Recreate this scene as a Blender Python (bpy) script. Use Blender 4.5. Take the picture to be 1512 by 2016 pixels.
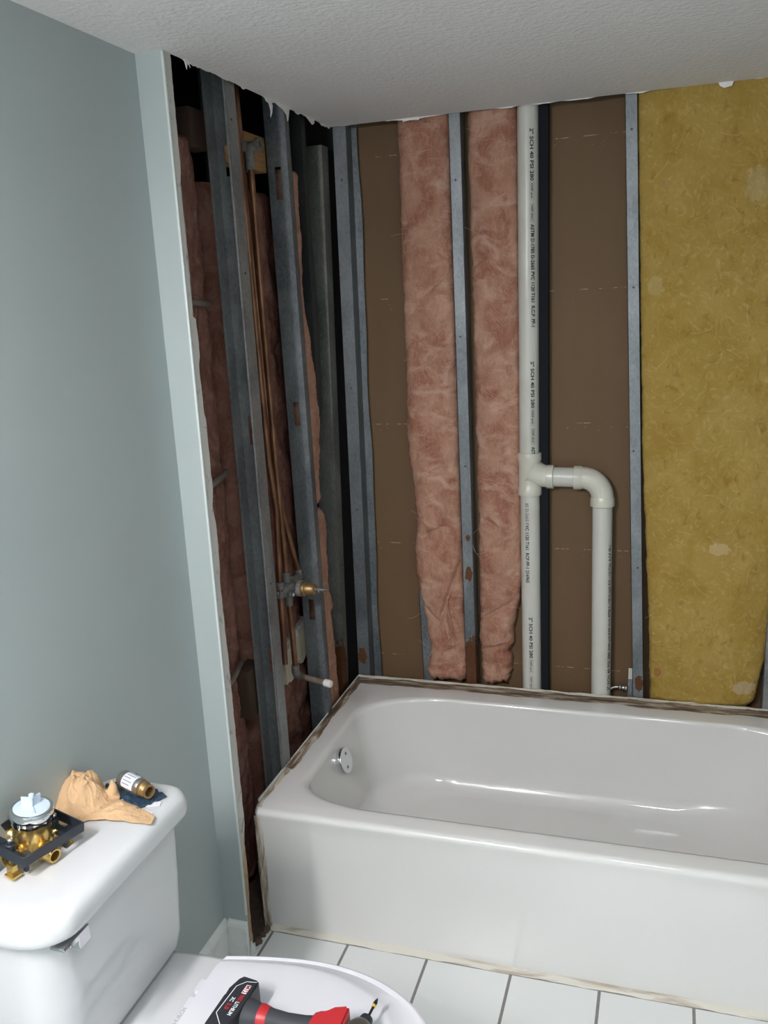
import bpy, bmesh, math, random
from mathutils import Vector, Matrix, noise
random.seed(7)
R = math.radians
for o in list(bpy.data.objects): bpy.data.objects.remove(o)
C = bpy.context.scene.collection
sc = bpy.context.scene

# ---------------------------------------------------------------- camera
cd = bpy.data.cameras.new('camera'); cam = bpy.data.objects.new('camera', cd); C.objects.link(cam)
cam.location = (1.00008, -1.84993, 1.61927)
cam.rotation_euler = (R(76.58910), R(2.78227), R(17.49531))
cd.sensor_fit = 'HORIZONTAL'; cd.sensor_width = 36.0; cd.lens = 36.0*1749.433/1512.0
cd.clip_start = 0.02
sc.camera = cam
# ---------------------------------------------------------------- world, exposure
w = bpy.data.worlds.new('world'); sc.world = w; w.use_nodes = True
w.node_tree.nodes['Background'].inputs[0].default_value = (0.75, 0.83, 1.0, 1)
w.node_tree.nodes['Background'].inputs[1].default_value = 0.02
sc.view_settings.view_transform = 'Standard'; sc.view_settings.look = 'None'
sc.view_settings.gamma = 1.0; sc.view_settings.use_curve_mapping = False
sc.view_settings.exposure = 0.96
# ---------------------------------------------------------------- lights (vanity lamp bar on the left wall, added fill light)
VAN = [(0.125, -1.75 - 0.25*i, 2.00) for i in range(3)]
VAN_W = 15.0; VAN_D = 3.6
def point(name, loc, watt, rad, col):
    l = bpy.data.lights.new(name, 'POINT'); l.energy = watt; l.shadow_soft_size = rad; l.color = col
    o = bpy.data.objects.new(name, l); o.location = loc; C.objects.link(o); return o
for v in VAN:
    point('vanity_light', v, VAN_W, 0.045, (1.0, 0.970, 0.985))
    dl = bpy.data.lights.new('vanity_downlight', 'AREA'); dl.shape = 'DISK'; dl.size = 0.10; dl.energy = VAN_D; dl.color = (1.0, 0.970, 0.985)
    dlo = bpy.data.objects.new('vanity_downlight', dl); dlo.location = (v[0], v[1], v[2]-0.05); C.objects.link(dlo)
cl = bpy.data.lights.new('fill_light', 'AREA'); cl.shape = 'DISK'; cl.size = 0.30; cl.energy = 5.0; cl.color = (0.93, 0.97, 1.0)  # added fill for the apron and left studs, not a real lamp
clo = bpy.data.objects.new('fill_light', cl); clo.location = (0.95, -1.55, 2.10); C.objects.link(clo)

# ================================================================ helpers
def link(name, me, m=None, parent=None, loc=None):
    o = bpy.data.objects.new(name, me); C.objects.link(o)
    if m is not None: me.materials.append(m)
    if parent is not None: o.parent = parent
    if loc is not None: o.location = loc
    return o
def obj(name, bm, m, parent=None, smooth=False, loc=None, auto=None):
    bmesh.ops.recalc_face_normals(bm, faces=bm.faces)
    me = bpy.data.meshes.new(name); bm.to_mesh(me); bm.free()
    if smooth or auto:
        for p in me.polygons: p.use_smooth = True
    if auto:
        try: me.set_sharp_from_angle(angle=R(auto))
        except Exception: pass
    return link(name, me, m, parent, loc)
def tag(o, label=None, cat=None, group=None, kind=None):
    if label: o['label'] = label
    if cat: o['category'] = cat
    if group: o['group'] = group
    if kind: o['kind'] = kind
    return o
def thing(name, label, cat, loc=(0, 0, 0), rot=(0, 0, 0), group=None):
    o = bpy.data.objects.new(name, None); C.objects.link(o); o.location = loc; o.rotation_euler = rot
    o.empty_display_size = 0.05
    return tag(o, label, cat, group)
def struct(o): o['kind'] = 'structure'; return o
def bx(bm, x0, x1, y0, y1, z0, z1, M=None):
    vs = [bm.verts.new(p) for p in [(x0,y0,z0),(x1,y0,z0),(x1,y1,z0),(x0,y1,z0),(x0,y0,z1),(x1,y0,z1),(x1,y1,z1),(x0,y1,z1)]]
    if M is not None:
        for v in vs: v.co = M @ v.co
    for f in [(0,3,2,1),(4,5,6,7),(0,1,5,4),(1,2,6,5),(2,3,7,6),(3,0,4,7)]: bm.faces.new([vs[i] for i in f])
    return vs
def box(name, x0, x1, y0, y1, z0, z1, m, parent=None, bev=0.0, seg=2, M=None):
    bm = bmesh.new(); bx(bm, x0, x1, y0, y1, z0, z1, M)
    if bev: bmesh.ops.bevel(bm, geom=bm.edges[:], offset=bev, segments=seg, affect='EDGES', profile=0.5)
    return obj(name, bm, m, parent, auto=40 if bev else None)
def frame_of(d):
    d = d.normalized(); a = Vector((0, 0, 1)) if abs(d.z) < 0.9 else Vector((1, 0, 0))
    u = d.cross(a).normalized(); return u, d.cross(u).normalized()
def tube(bm, pts, r, n=14, cap=True):
    pts = [Vector(p) for p in pts]; rs = r if isinstance(r, (list, tuple)) else [r]*len(pts)
    rings = []; u = None
    for i, p in enumerate(pts):
        d = (pts[min(i+1, len(pts)-1)] - pts[max(i-1, 0)]).normalized()
        if u is None: u, _ = frame_of(d)
        u = (u - d*u.dot(d)).normalized(); v = d.cross(u)
        rings.append([bm.verts.new(p + rs[i]*(math.cos(2*math.pi*k/n)*u + math.sin(2*math.pi*k/n)*v)) for k in range(n)])
    for a, b in zip(rings, rings[1:]):
        for k in range(n): bm.faces.new([a[k], a[(k+1) % n], b[(k+1) % n], b[k]])
    if cap: bm.faces.new(rings[0][::-1]); bm.faces.new(rings[-1])
def lathe(bm, prof, n=32, M=None, cap=True):
    rings = []
    for (r, z) in prof:
        rg = [bm.verts.new((r*math.cos(2*math.pi*k/n), r*math.sin(2*math.pi*k/n), z)) for k in range(n)]
        if M is not None:
            for v in rg: v.co = M @ v.co
        rings.append(rg)
    for a, b in zip(rings, rings[1:]):
        for k in range(n): bm.faces.new([a[k], a[(k+1) % n], b[(k+1) % n], b[k]])
    if cap: bm.faces.new(rings[0][::-1]); bm.faces.new(rings[-1])
def axisM(p, d):
    d = Vector(d).normalized(); return Matrix.Translation(Vector(p)) @ d.to_track_quat('Z', 'Y').to_matrix().to_4x4()
def prism(bm, pts, h, M=None):      # polygon in xy extruded by h along z
    a = [bm.verts.new((x, y, 0)) for x, y in pts]; b = [bm.verts.new((x, y, h)) for x, y in pts]
    if M is not None:
        for v in a+b: v.co = M @ v.co
    n = len(pts); bm.faces.new(a[::-1]); bm.faces.new(b)
    for i in range(n): bm.faces.new([a[i], a[(i+1) % n], b[(i+1) % n], b[i]])
def loft(bm, loops, cap0=True, cap1=True):
    rs = [[bm.verts.new(p) for p in l] for l in loops]; n = len(rs[0])
    for a, b in zip(rs, rs[1:]):
        for k in range(n): bm.faces.new([a[k], a[(k+1) % n], b[(k+1) % n], b[k]])
    if cap0: bm.faces.new(rs[0][::-1])
    if cap1: bm.faces.new(rs[-1])
    return rs
def smoothstep(a, b, x):
    t = max(0, min(1, (x-a)/(b-a))); return t*t*(3-2*t)
def lerp_tab(tab, x):
    if x <= tab[0][0]: return tab[0][1]
    for (a, va), (b, vb) in zip(tab, tab[1:]):
        if x <= b: return va + (vb-va)*(x-a)/(b-a)
    return tab[-1][1]
def ns(x, y, z): return noise.noise(Vector((x, y, z)))
def fr(x, y, z, o=4): return noise.fractal(Vector((x, y, z)), 1.0, 2.0, o)

# ================================================================ materials
class Mt:
    def __init__(s, name, rough=0.5, metal=0.0, spec=None, coat=0.0):
        s.m = bpy.data.materials.new(name); s.m.use_nodes = True; s.t = s.m.node_tree; s.n = s.t.nodes
        s.b = s.n['Principled BSDF']; s.b.inputs['Roughness'].default_value = rough; s.b.inputs['Metallic'].default_value = metal
        if spec is not None: s.b.inputs['Specular IOR Level'].default_value = spec
        if coat: s.b.inputs['Coat Weight'].default_value = coat; s.b.inputs['Coat Roughness'].default_value = 0.05
        s.geo = s.n.new('ShaderNodeNewGeometry'); s.tc = s.n.new('ShaderNodeTexCoord')
        s.pos = s.geo.outputs['Position']; s.col = None
    def use_object(s): s.pos = s.tc.outputs['Object']; return s
    def L(s, a, b): s.t.links.new(a, b)
    def vec(s, scale=(1,1,1)):
        mp = s.n.new('ShaderNodeMapping'); mp.inputs['Scale'].default_value = scale; s.L(s.pos, mp.inputs['Vector']); return mp.outputs[0]
    def noise(s, scale, detail=4, dist=0.0, vec=(1,1,1), rough=0.5):
        t = s.n.new('ShaderNodeTexNoise'); t.inputs['Scale'].default_value = scale; t.inputs['Detail'].default_value = detail
        t.inputs['Distortion'].default_value = dist; t.inputs['Roughness'].default_value = rough; s.L(s.vec(vec), t.inputs['Vector']); return t.outputs['Fac']
    def voro(s, scale, vec=(1,1,1), feat='F1', out='Distance'):
        t = s.n.new('ShaderNodeTexVoronoi'); t.feature = feat; t.inputs['Scale'].default_value = scale; s.L(s.vec(vec), t.inputs['Vector']); return t.outputs[out]
    def ramp(s, fac, stops):
        r = s.n.new('ShaderNodeValToRGB'); s.L(fac, r.inputs[0]); e = r.color_ramp.elements
        while len(e) < len(stops): e.new(0.5)
        for el, (p, c) in zip(e, stops): el.position = p; el.color = (*c, 1) if isinstance(c, (tuple, list)) else (c, c, c, 1)
        return r.outputs[0]
    def math(s, op, a, b=None):
        n = s.n.new('ShaderNodeMath'); n.operation = op
        for i, v in enumerate((a, b)):
            if v is None: continue
            if isinstance(v, (int, float)): n.inputs[i].default_value = v
            else: s.L(v, n.inputs[i])
        return n.outputs[0]
    def xyz(s):
        n = s.n.new('ShaderNodeSeparateXYZ'); s.L(s.pos, n.inputs[0]); return n.outputs
    def mix(s, fac, a, b):
        n = s.n.new('ShaderNodeMix'); n.data_type = 'RGBA'
        if isinstance(fac, (int, float)): n.inputs[0].default_value = fac
        else: s.L(fac, n.inputs[0])
        for i, v in ((6, a), (7, b)):
            if isinstance(v, (tuple, list)): n.inputs[i].default_value = (*v, 1)
            else: s.L(v, n.inputs[i])
        return n.outputs[2]
    def color(s, c):
        if isinstance(c, (tuple, list)): s.b.inputs['Base Color'].default_value = (*c, 1)
        else: s.L(c, s.b.inputs['Base Color'])
        s.col = c; return s
    def roughv(s, v): s.L(v, s.b.inputs['Roughness']); return s
    def bump(s, h, strength=0.3, dist=0.001):
        b = s.n.new('ShaderNodeBump'); b.inputs['Strength'].default_value = strength; b.inputs['Distance'].default_value = dist
        s.L(h, b.inputs['Height']); s.L(b.outputs[0], s.b.inputs['Normal']); return s
    def blob(s, c, r):        # 1 inside an ellipsoid stain with a noisy edge
        x, y, z = s.xyz(); tot = None
        for comp, cc, rr in zip((x, y, z), c, r):
            d = s.math('POWER', s.math('ABSOLUTE', s.math('DIVIDE', s.math('SUBTRACT', comp, cc), rr)), 2.0)
            tot = d if tot is None else s.math('ADD', tot, d)
        tot = s.math('ADD', tot, s.math('MULTIPLY', s.math('SUBTRACT', s.noise(90, 5), 0.5), 2.2))
        return s.ramp(tot, [(0.85, 1.0), (1.0, 0.0)])
def plain(name, c, rough=0.5, metal=0.0, **k): return Mt(name, rough, metal, **k).color(c).m

# painted walls / ceiling
g = Mt('green_paint', 0.42)
gc = g.mix(g.noise(3, 3), (0.355, 0.405, 0.400), (0.385, 0.435, 0.430)); g.color(gc).bump(g.noise(260, 3), 0.12, 0.0006); M_green = g.m
g = Mt('ceiling_paint', 0.75)
n1 = g.noise(75, 5, 0.3); g.color(g.mix(n1, (0.80, 0.78, 0.775), (0.86, 0.84, 0.835)))
g.bump(g.ramp(n1, [(0.38, 0.0), (0.62, 1.0)]), 0.38, 0.0024); M_ceil = g.m
M_white = plain('white_paint', (0.60, 0.62, 0.59), 0.38)
g = Mt('white_trim_paint', 0.35); g.color(g.mix(g.ramp(g.noise(22, 6), [(0.5, 0.0), (0.75, 1.0)]), (0.72, 0.74, 0.72), (0.58, 0.58, 0.55))); M_trim = g.m
g = Mt('gypsum_edge', 0.85)
g.color(g.mix(g.ramp(g.noise(30, 6, 0.5), [(0.42, 0.0), (0.62, 1.0)]), (0.52, 0.48, 0.45), (0.30, 0.285, 0.27))).bump(g.noise(120, 5), 0.4, 0.001); M_gyp = g.m
g = Mt('torn_edge', 0.9)
xz = g.xyz()
low = g.ramp(g.math('ADD', xz[2], g.math('MULTIPLY', g.noise(25, 4), 0.25)), [(0.36, 1.0), (0.52, 0.0)])
g.color(g.mix(low, g.mix(g.ramp(g.noise(38, 6, 0.6), [(0.60, 0.0), (0.68, 1.0)]), (0.56, 0.53, 0.50), (0.33, 0.32, 0.31)),
              g.mix(g.noise(60, 5), (0.20, 0.12, 0.07), (0.46, 0.33, 0.20)))).bump(g.noise(140, 5), 0.6, 0.0015); M_torn = g.m
# brown paper of the board in the next wall
g = Mt('brown_board_paper', 0.7)
x, y, z = g.xyz(); line = None
for zz in (2.045, 1.622, 1.225, 0.823, 0.42):
    d = g.math('ABSOLUTE', g.math('SUBTRACT', z, zz)); m1 = g.math('LESS_THAN', g.math('ADD', d, g.math('MULTIPLY', g.noise(200, 2), 0.0016)), 0.0018)
    d2 = g.math('ABSOLUTE', g.math('SUBTRACT', z, zz-0.022)); m2 = g.math('MULTIPLY', g.math('LESS_THAN', d2, 0.012), g.math('GREATER_THAN', g.noise(130, 3), 0.70))
    mm = g.math('MAXIMUM', g.math('MULTIPLY', m1, g.math('GREATER_THAN', g.noise(30, 9, rough=0.75), 0.53)), m2)
    line = mm if line is None else g.math('MAXIMUM', line, mm)
base = g.mix(g.noise(4, 4, vec=(3, 3, 0.6)), (0.118, 0.066, 0.028), (0.148, 0.086, 0.039))
g.color(g.mix(g.math('MULTIPLY', line, 0.55), base, (0.62, 0.50, 0.38))).bump(g.noise(200, 3, vec=(1, 1, 0.3)), 0.1, 0.0005); M_brown = g.m
M_dark = plain('cavity_shade_black', (0.02, 0.017, 0.016), 0.95)  # near-black, stands in for the shade inside the wall cavities
# galvanised steel
def galv(name, c0, c1, rough=0.5, rust=(), metal=0.55):
    g = Mt(name, rough, metal)
    sp = g.voro(190, (1, 1, 0.6), out='Color'); bw = g.n.new('ShaderNodeRGBToBW'); g.L(sp, bw.inputs[0])
    big = g.ramp(g.noise(9, 5, 0.8, vec=(1, 1, 0.6)), [(0.35, 0.0), (0.68, 1.0)])
    f = g.math('ADD', g.math('MULTIPLY', bw.outputs[0], 0.45), g.math('MULTIPLY', big, 0.55))
    col = g.mix(f, c0, c1)
    for (c, r) in rust:
        rc = g.mix(g.noise(160, 5), (0.07, 0.028, 0.012), (0.20, 0.085, 0.035)); col = g.mix(g.blob(c, r), col, rc)
    g.color(col)
    g.bump(g.noise(60, 4), 0.15, 0.001)
    return g.m
M_galv = galv('galvanised_steel', (0.089, 0.103, 0.116), (0.252, 0.278, 0.293))
M_galv_l = galv('galvanised_steel_lit', (0.165, 0.164, 0.177), (0.357, 0.374, 0.372))  # lighter copy of the steel, room bounce put into its colour
M_galv_d = galv('galvanised_steel_shaded', (0.015, 0.017, 0.019), (0.037, 0.040, 0.043), metal=0.1)  # near-black copy of the steel, shade put into its colour
M_galv_r1 = galv('galvanised_rust_one', (0.126, 0.144, 0.156), (0.273, 0.295, 0.312), rust=[((0.395, 0.842, 0.865), (0.008, 0.02, 0.010)), ((0.395, 0.842, 0.745), (0.013, 0.02, 0.026)), ((0.405, 0.85, 0.40), (0.045, 0.04, 0.135))])
M_galv_r2 = galv('galvanised_rust_two', (0.110, 0.124, 0.133), (0.221, 0.239, 0.251), rust=[((0.013, 0.843, 0.432), (0.016, 0.03, 0.030))])
M_galv_r3 = galv('galvanised_rust_three', (0.142, 0.160, 0.174), (0.289, 0.311, 0.327), rust=[((0.930, 0.842, 0.410), (0.013, 0.02, 0.026))])
M_galv_r4 = galv('galvanised_rust_four', (0.105, 0.109, 0.104), (0.263, 0.261, 0.242), rust=[((-0.02, 0.735, 0.40), (0.05, 0.035, 0.13))])
# insulation
def wool(name, deep, mid, light, sc1=14):
    g = Mt(name, 0.95, spec=0.1)
    big = g.noise(sc1*0.7, 6, 1.1, vec=(1.1, 1, 0.8)); fib = g.noise(sc1*0.9, 10, 1.0, vec=(0.85, 1, 1.3), rough=0.66); fib2 = g.noise(sc1*1.5, 8, 1.6, vec=(2.2, 1, 0.8), rough=0.6)
    fine = g.noise(sc1*14, 6, 1.2, vec=(0.6, 1, 1.6), rough=0.7); spot = g.noise(sc1*2.2, 6, 0.6, rough=0.6)
    c = g.mix(g.ramp(big, [(0.38, 0.0), (0.58, 1.0)]), deep, mid)
    c = g.mix(g.math('MULTIPLY', g.ramp(spot, [(0.58, 0.0), (0.70, 1.0)]), 0.55), c, tuple(v*f for v, f in zip(deep, (0.85, 0.62, 0.58))))
    c = g.mix(g.math('MULTIPLY', g.ramp(fib, [(0.50, 0.0), (0.66, 1.0)]), 0.75), c, light)
    # thin bright ridges of the fibre noise read as wisps
    rid = g.math('SUBTRACT', 1.0, g.math('MULTIPLY', g.math('ABSOLUTE', g.math('SUBTRACT', fib2, 0.5)), 26.0)); rid = g.math('MAXIMUM', rid, 0.0)
    c = g.mix(g.math('MULTIPLY', rid, 0.38), c, light)
    c = g.mix(g.math('MULTIPLY', g.ramp(fine, [(0.5, 0.0), (0.8, 1.0)]), 0.30), c, light)
    g.color(c); h = g.math('ADD', g.math('MULTIPLY', fib, 1.0), g.math('MULTIPLY', fine, 0.4)); g.bump(g.math('ADD', h, g.math('MULTIPLY', rid, 0.10)), 0.8, 0.006)
    return g.m
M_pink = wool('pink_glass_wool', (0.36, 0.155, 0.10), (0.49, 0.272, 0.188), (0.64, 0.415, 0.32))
M_pink_d = wool('shaded_pink_glass_wool', (0.20, 0.085, 0.062), (0.27, 0.125, 0.095), (0.38, 0.205, 0.165), 11)  # darker copy of the pink wool, dimness of the left cavity painted in
M_pink_t = wool('tan_pink_glass_wool', (0.46, 0.235, 0.16), (0.56, 0.315, 0.225), (0.66, 0.42, 0.32), 16)
g = Mt('yellow_glass_wool', 0.95, spec=0.1)
big = g.noise(8, 6, 0.9); fine = g.noise(60, 7, 1.2, rough=0.7); pit = g.noise(38, 4, 0.5, vec=(1, 1, 0.8)); fib = g.noise(26, 9, 3.0, rough=0.6)
c = g.mix(g.ramp(big, [(0.35, 0.0), (0.65, 1.0)]), (0.36, 0.235, 0.052), (0.43, 0.295, 0.085))
c = g.mix(g.math('MULTIPLY', g.ramp(fib, [(0.52, 0.0), (0.7, 1.0)]), 0.6), c, (0.54, 0.40, 0.16))
c = g.mix(g.math('MULTIPLY', g.ramp(pit, [(0.60, 0.0), (0.72, 1.0)]), 0.6), c, (0.27, 0.15, 0.03))
for cc, rr, f, sc_ in (((1.235, 0.84, 0.425), (0.035, 0.05, 0.022), 0.7, (0.50, 0.38, 0.25)), ((0.985, 0.84, 0.455), (0.012, 0.05, 0.016), 0.8, (0.33, 0.15, 0.06)), ((1.15, 0.84, 0.86), (0.03, 0.05, 0.02), 0.5, (0.62, 0.47, 0.28)),
                       ((0.955, 0.84, 1.62), (0.022, 0.05, 0.028), 0.3, (0.56, 0.45, 0.24)), ((1.21, 0.84, 1.87), (0.03, 0.05, 0.05), 0.3, (0.52, 0.44, 0.26)), ((0.975, 0.84, 1.89), (0.012, 0.05, 0.012), 0.5, (0.40, 0.22, 0.09))):
    c = g.mix(g.math('MULTIPLY', g.blob(cc, rr), f), c, sc_)
g.color(c).bump(g.math('ADD', fib, g.math('MULTIPLY', fine, 0.6)), 0.7, 0.005); M_yellow = g.m
M_fibre_p = plain('loose_pink_fibre', (0.72, 0.47, 0.39), 0.9)
M_fibre_y = plain('loose_yellow_fibre', (0.70, 0.55, 0.28), 0.9)
# pipes
g = Mt('pvc_pipe_plastic', 0.32)
g.color(g.mix(g.ramp(g.noise(7, 6, 0.4), [(0.5, 0.0), (0.8, 1.0)]), (0.60, 0.60, 0.545), (0.50, 0.49, 0.42))); M_pvc = g.m
g = Mt('pvc_fitting_plastic', 0.28); g.color(g.mix(g.noise(9, 5), (0.60, 0.585, 0.50), (0.66, 0.645, 0.56))); M_pvcf = g.m
M_ink = plain('black_marking_ink', (0.025, 0.025, 0.03), 0.6)
M_ink2 = plain('faded_marking_ink', (0.22, 0.22, 0.22), 0.6)
g = Mt('copper_pipe_metal', 0.42, 0.75)
g.color(g.mix(g.ramp(g.noise(28, 6, 0.4, vec=(1, 1, 0.4)), [(0.4, 0.0), (0.7, 1.0)]), (0.17, 0.08, 0.045), (0.34, 0.175, 0.10))); M_cop = g.m
g = Mt('tarnished_copper', 0.55, 0.5); g.color(g.mix(g.noise(50, 6), (0.16, 0.12, 0.09), (0.34, 0.29, 0.25))); M_copd = g.m
g = Mt('dirty_bronze', 0.7, 0.4); g.color(g.mix(g.noise(90, 6), (0.08, 0.075, 0.07), (0.34, 0.33, 0.32))).bump(g.noise(120, 5), 0.6, 0.0015); M_bronze = g.m
M_brass = plain('bright_brass', (0.68, 0.47, 0.16), 0.25, 0.9)
M_brass_o = plain('aged_brass', (0.34, 0.22, 0.10), 0.45, 0.8)
M_chrome = plain('polished_chrome', (0.72, 0.73, 0.75), 0.10, 1.0)
M_steel = plain('brushed_steel', (0.40, 0.39, 0.37), 0.35, 0.9)
M_tape = plain('white_thread_tape', (0.72, 0.70, 0.68), 0.7)
# wood
g = Mt('pine_wood', 0.65)
gr = g.noise(60, 5, 0.6, vec=(1, 0.12, 1.6)); g.color(g.mix(g.ramp(gr, [(0.4, 0.0), (0.6, 1.0)]), (0.50, 0.29, 0.12), (0.33, 0.165, 0.06))); M_wood = g.m
g = Mt('dark_wood', 0.8); gr = g.noise(60, 5, 0.6, vec=(1, 1, 0.15)); g.color(g.mix(gr, (0.03, 0.016, 0.010), (0.08, 0.042, 0.025))); M_wood_d = g.m  # brown wood darkened to near black
# tub / toilet / tiles
g = Mt('tub_enamel', 0.06, coat=0.5); g.color(g.mix(g.noise(2.5, 3), (0.70, 0.695, 0.675), (0.72, 0.715, 0.695))); M_tub = g.m
g = Mt('toilet_china', 0.10, coat=0.4); g.color(g.mix(g.noise(3, 3), (0.57, 0.58, 0.59), (0.60, 0.61, 0.62))); M_china = g.m
M_seat = plain('toilet_seat_plastic', (0.62, 0.62, 0.655), 0.30)
g = Mt('floor_tile_glaze', 0.26)
x, y, z = g.xyz()
def gridline(g, c, off, pitch, hw):
    m = g.math('ABSOLUTE', g.math('SUBTRACT', g.math('FRACT', g.math('DIVIDE', g.math('SUBTRACT', c, off-pitch*40+pitch*0.5), pitch)), 0.5))
    return g.math('LESS_THAN', m, hw/pitch)
grt = g.math('MAXIMUM', gridline(g, x, 0.0285, 0.2118, 0.0036), gridline(g, y, -0.222, 0.2118, 0.0036))
tilec = g.mix(g.noise(5, 4), (0.68, 0.70, 0.69), (0.72, 0.74, 0.73))
g.color(g.mix(grt, tilec, g.mix(g.noise(90, 5), (0.15, 0.145, 0.135), (0.27, 0.26, 0.245))))
g.roughv(g.math('ADD', g.math('MULTIPLY', grt, 0.5), 0.26)); g.bump(g.math('SUBTRACT', 1.0, grt), 0.6, 0.002); M_tile = g.m
# residues
def resid(name, vec, stops):
    g = Mt(name, 0.9); st = g.noise(70, 8, 0.7, vec=vec, rough=0.62); g.color(g.ramp(st, stops)).bump(st, 0.8, 0.002); return g.m
BR = [(0.30, (0.03, 0.02, 0.013)), (0.42, (0.10, 0.068, 0.042)), (0.52, (0.21, 0.155, 0.105)), (0.60, (0.40, 0.335, 0.26)), (0.70, (0.56, 0.51, 0.44))]
LT_ = [(0.30, (0.09, 0.065, 0.045)), (0.42, (0.27, 0.215, 0.16)), (0.55, (0.52, 0.46, 0.39)), (0.70, (0.62, 0.58, 0.52))]
M_caulk = resid('old_caulk_residue', (0.10, 1, 1), BR); M_caulk_y = resid('old_caulk_residue_side', (1, 0.12, 1), BR)
M_caulk_l = resid('light_caulk_residue_side', (1, 0.14, 1), LT_); M_caulk_z = resid('light_caulk_residue_front', (1, 1, 0.12), LT_)
g = Mt('cream_caulk', 0.6); st = g.noise(60, 6, 0.5, vec=(0.12, 1, 1)); g.color(g.ramp(st, [(0.33, (0.42, 0.36, 0.29)), (0.5, (0.66, 0.63, 0.55))])).bump(st, 0.5, 0.0015); M_cream = g.m
g = Mt('dirt', 0.95); g.color(g.mix(g.noise(80, 6), (0.03, 0.02, 0.015), (0.16, 0.11, 0.08))).bump(g.noise(120, 5), 0.8, 0.003); M_dirt = g.m

# ================================================================ room shell
ZC = 2.130
YB = 0.831      # old face of the back wall board
box('floor', -0.056, 1.55, -2.72, -0.114, -0.02, 0.0, M_tile); f = bpy.data.objects['floor']
bm = bmesh.new(); bx(bm, -0.056, 1.55, -2.72, -0.10, -0.02, 0.0); bx(bm, 0.004, 1.55, -0.10, 0.05, -0.02, 0.0)
bpy.data.objects.remove(f); f = struct(obj('floor', bm, M_tile))
bm = bmesh.new(); bx(bm, -0.42, 1.55, -0.10, 0.95, -0.06, -0.021)
bx(bm, -0.42, -0.056, -2.72, -0.10, -0.06, -0.021); o = struct(obj('floor', bm, M_dirt)); 
# ceiling with ragged front edge over the opened walls
bm = bmesh.new(); bx(bm, -0.056, 1.55, -2.72, -0.086, ZC, ZC+0.016); bx(bm, 0.010, 1.55, -0.086, YB, ZC, ZC+0.016)
ceil = struct(obj('ceiling', bm, M_ceil))
def ragged(name, p0, p1, down, wmin, wmax, n, m, parent, seed=0, thick=0.0012, drop_axis=(0, 0, -1), power=1):
    # thin strip hanging from the line p0-p1 with an irregular lower edge
    p0 = Vector(p0); p1 = Vector(p1); d = Vector(drop_axis); t = (p1-p0).normalized(); nn = t.cross(d).normalized()*thick
    bm = bmesh.new(); prev = None
    for i in range(n+1):
        s = i/n; p = p0.lerp(p1, s); v = 0.5+0.5*fr(s*n*0.13+seed, seed*3.1, 0.7, 4)*1.6; v = max(0, min(1, v))**power
        q = p + d*(wmin+(wmax-wmin)*v)
        cur = [bm.verts.new(p), bm.verts.new(q), bm.verts.new(q+nn), bm.verts.new(p+nn)]
        if prev:
            for k in range(4): bm.faces.new([prev[k], prev[(k+1) % 4], cur[(k+1) % 4], cur[k]])
        else: bm.faces.new(cur)
        prev = cur
    bm.faces.new(prev[::-1])
    return obj(name, bm, m, parent)
ragged('torn_paper', (0.0105, -0.08, ZC+0.004), (0.0105, YB, ZC+0.004), 1, 0.003, 0.011, 160, M_ceil, ceil, 3, power=2.2)
ragged('torn_paper', (0.012, YB-0.0005, ZC+0.004), (1.54, YB-0.0005, ZC+0.004), 1, 0.0035, 0.010, 160, M_ceil, ceil, 9, power=2.6)
def scrap(pts, y0, parent, m=M_ceil, plane='y', th=0.0015):
    bm = bmesh.new()
    if plane == 'y': M = Matrix(((1,0,0,0),(0,0,1,y0),(0,1,0,0),(0,0,0,1)))
    else: M = Matrix(((0,0,1,y0),(1,0,0,0),(0,1,0,0),(0,0,0,1)))
    prism(bm, pts, th, M); return obj('torn_paper', bm, m, parent)
scrap([(-0.035,2.132),(-0.015,2.132),(-0.008,2.118),(-0.012,2.122),(-0.02,2.124),(-0.024,2.112),(-0.03,2.125)], 0.0125, ceil, plane='x')
scrap([(0.36,2.132),(0.40,2.132),(0.41,2.116),(0.405,2.100),(0.393,2.086),(0.397,2.103),(0.388,2.118),(0.37,2.121)], 0.013, ceil, plane='x')
scrap([(0.41,2.133),(0.52,2.133),(0.515,2.116),(0.508,2.100),(0.503,2.094),(0.500,2.108),(0.478,2.118),(0.44,2.124)], 0.013, ceil, plane='x')
scrap([(0.62,2.132),(0.70,2.132),(0.695,2.118),(0.68,2.113),(0.665,2.118),(0.65,2.123)], 0.013, ceil, plane='x')
scrap([(0.235,2.133),(0.29,2.133),(0.288,2.122),(0.26,2.124),(0.24,2.121)], YB-0.003, ceil)
scrap([(1.10,2.133),(1.14,2.133),(1.135,2.119),(1.115,2.116),(1.105,2.122)], YB-0.003, ceil)
# walls
struct(box('wall_left', -0.085, -0.053, -2.72, -0.101, 0.0, ZC, M_green))
wr = struct(box('wall_left_return', -0.053, 0.0105, -0.1135, -0.101, 0.0, ZC, M_green))
box('corner_bead', 0.0060, 0.0122, -0.1150, -0.1085, 0.12, ZC-0.001, plain('bead_paint', (0.56, 0.62, 0.60), 0.4), wr, bev=0.002)
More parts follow.
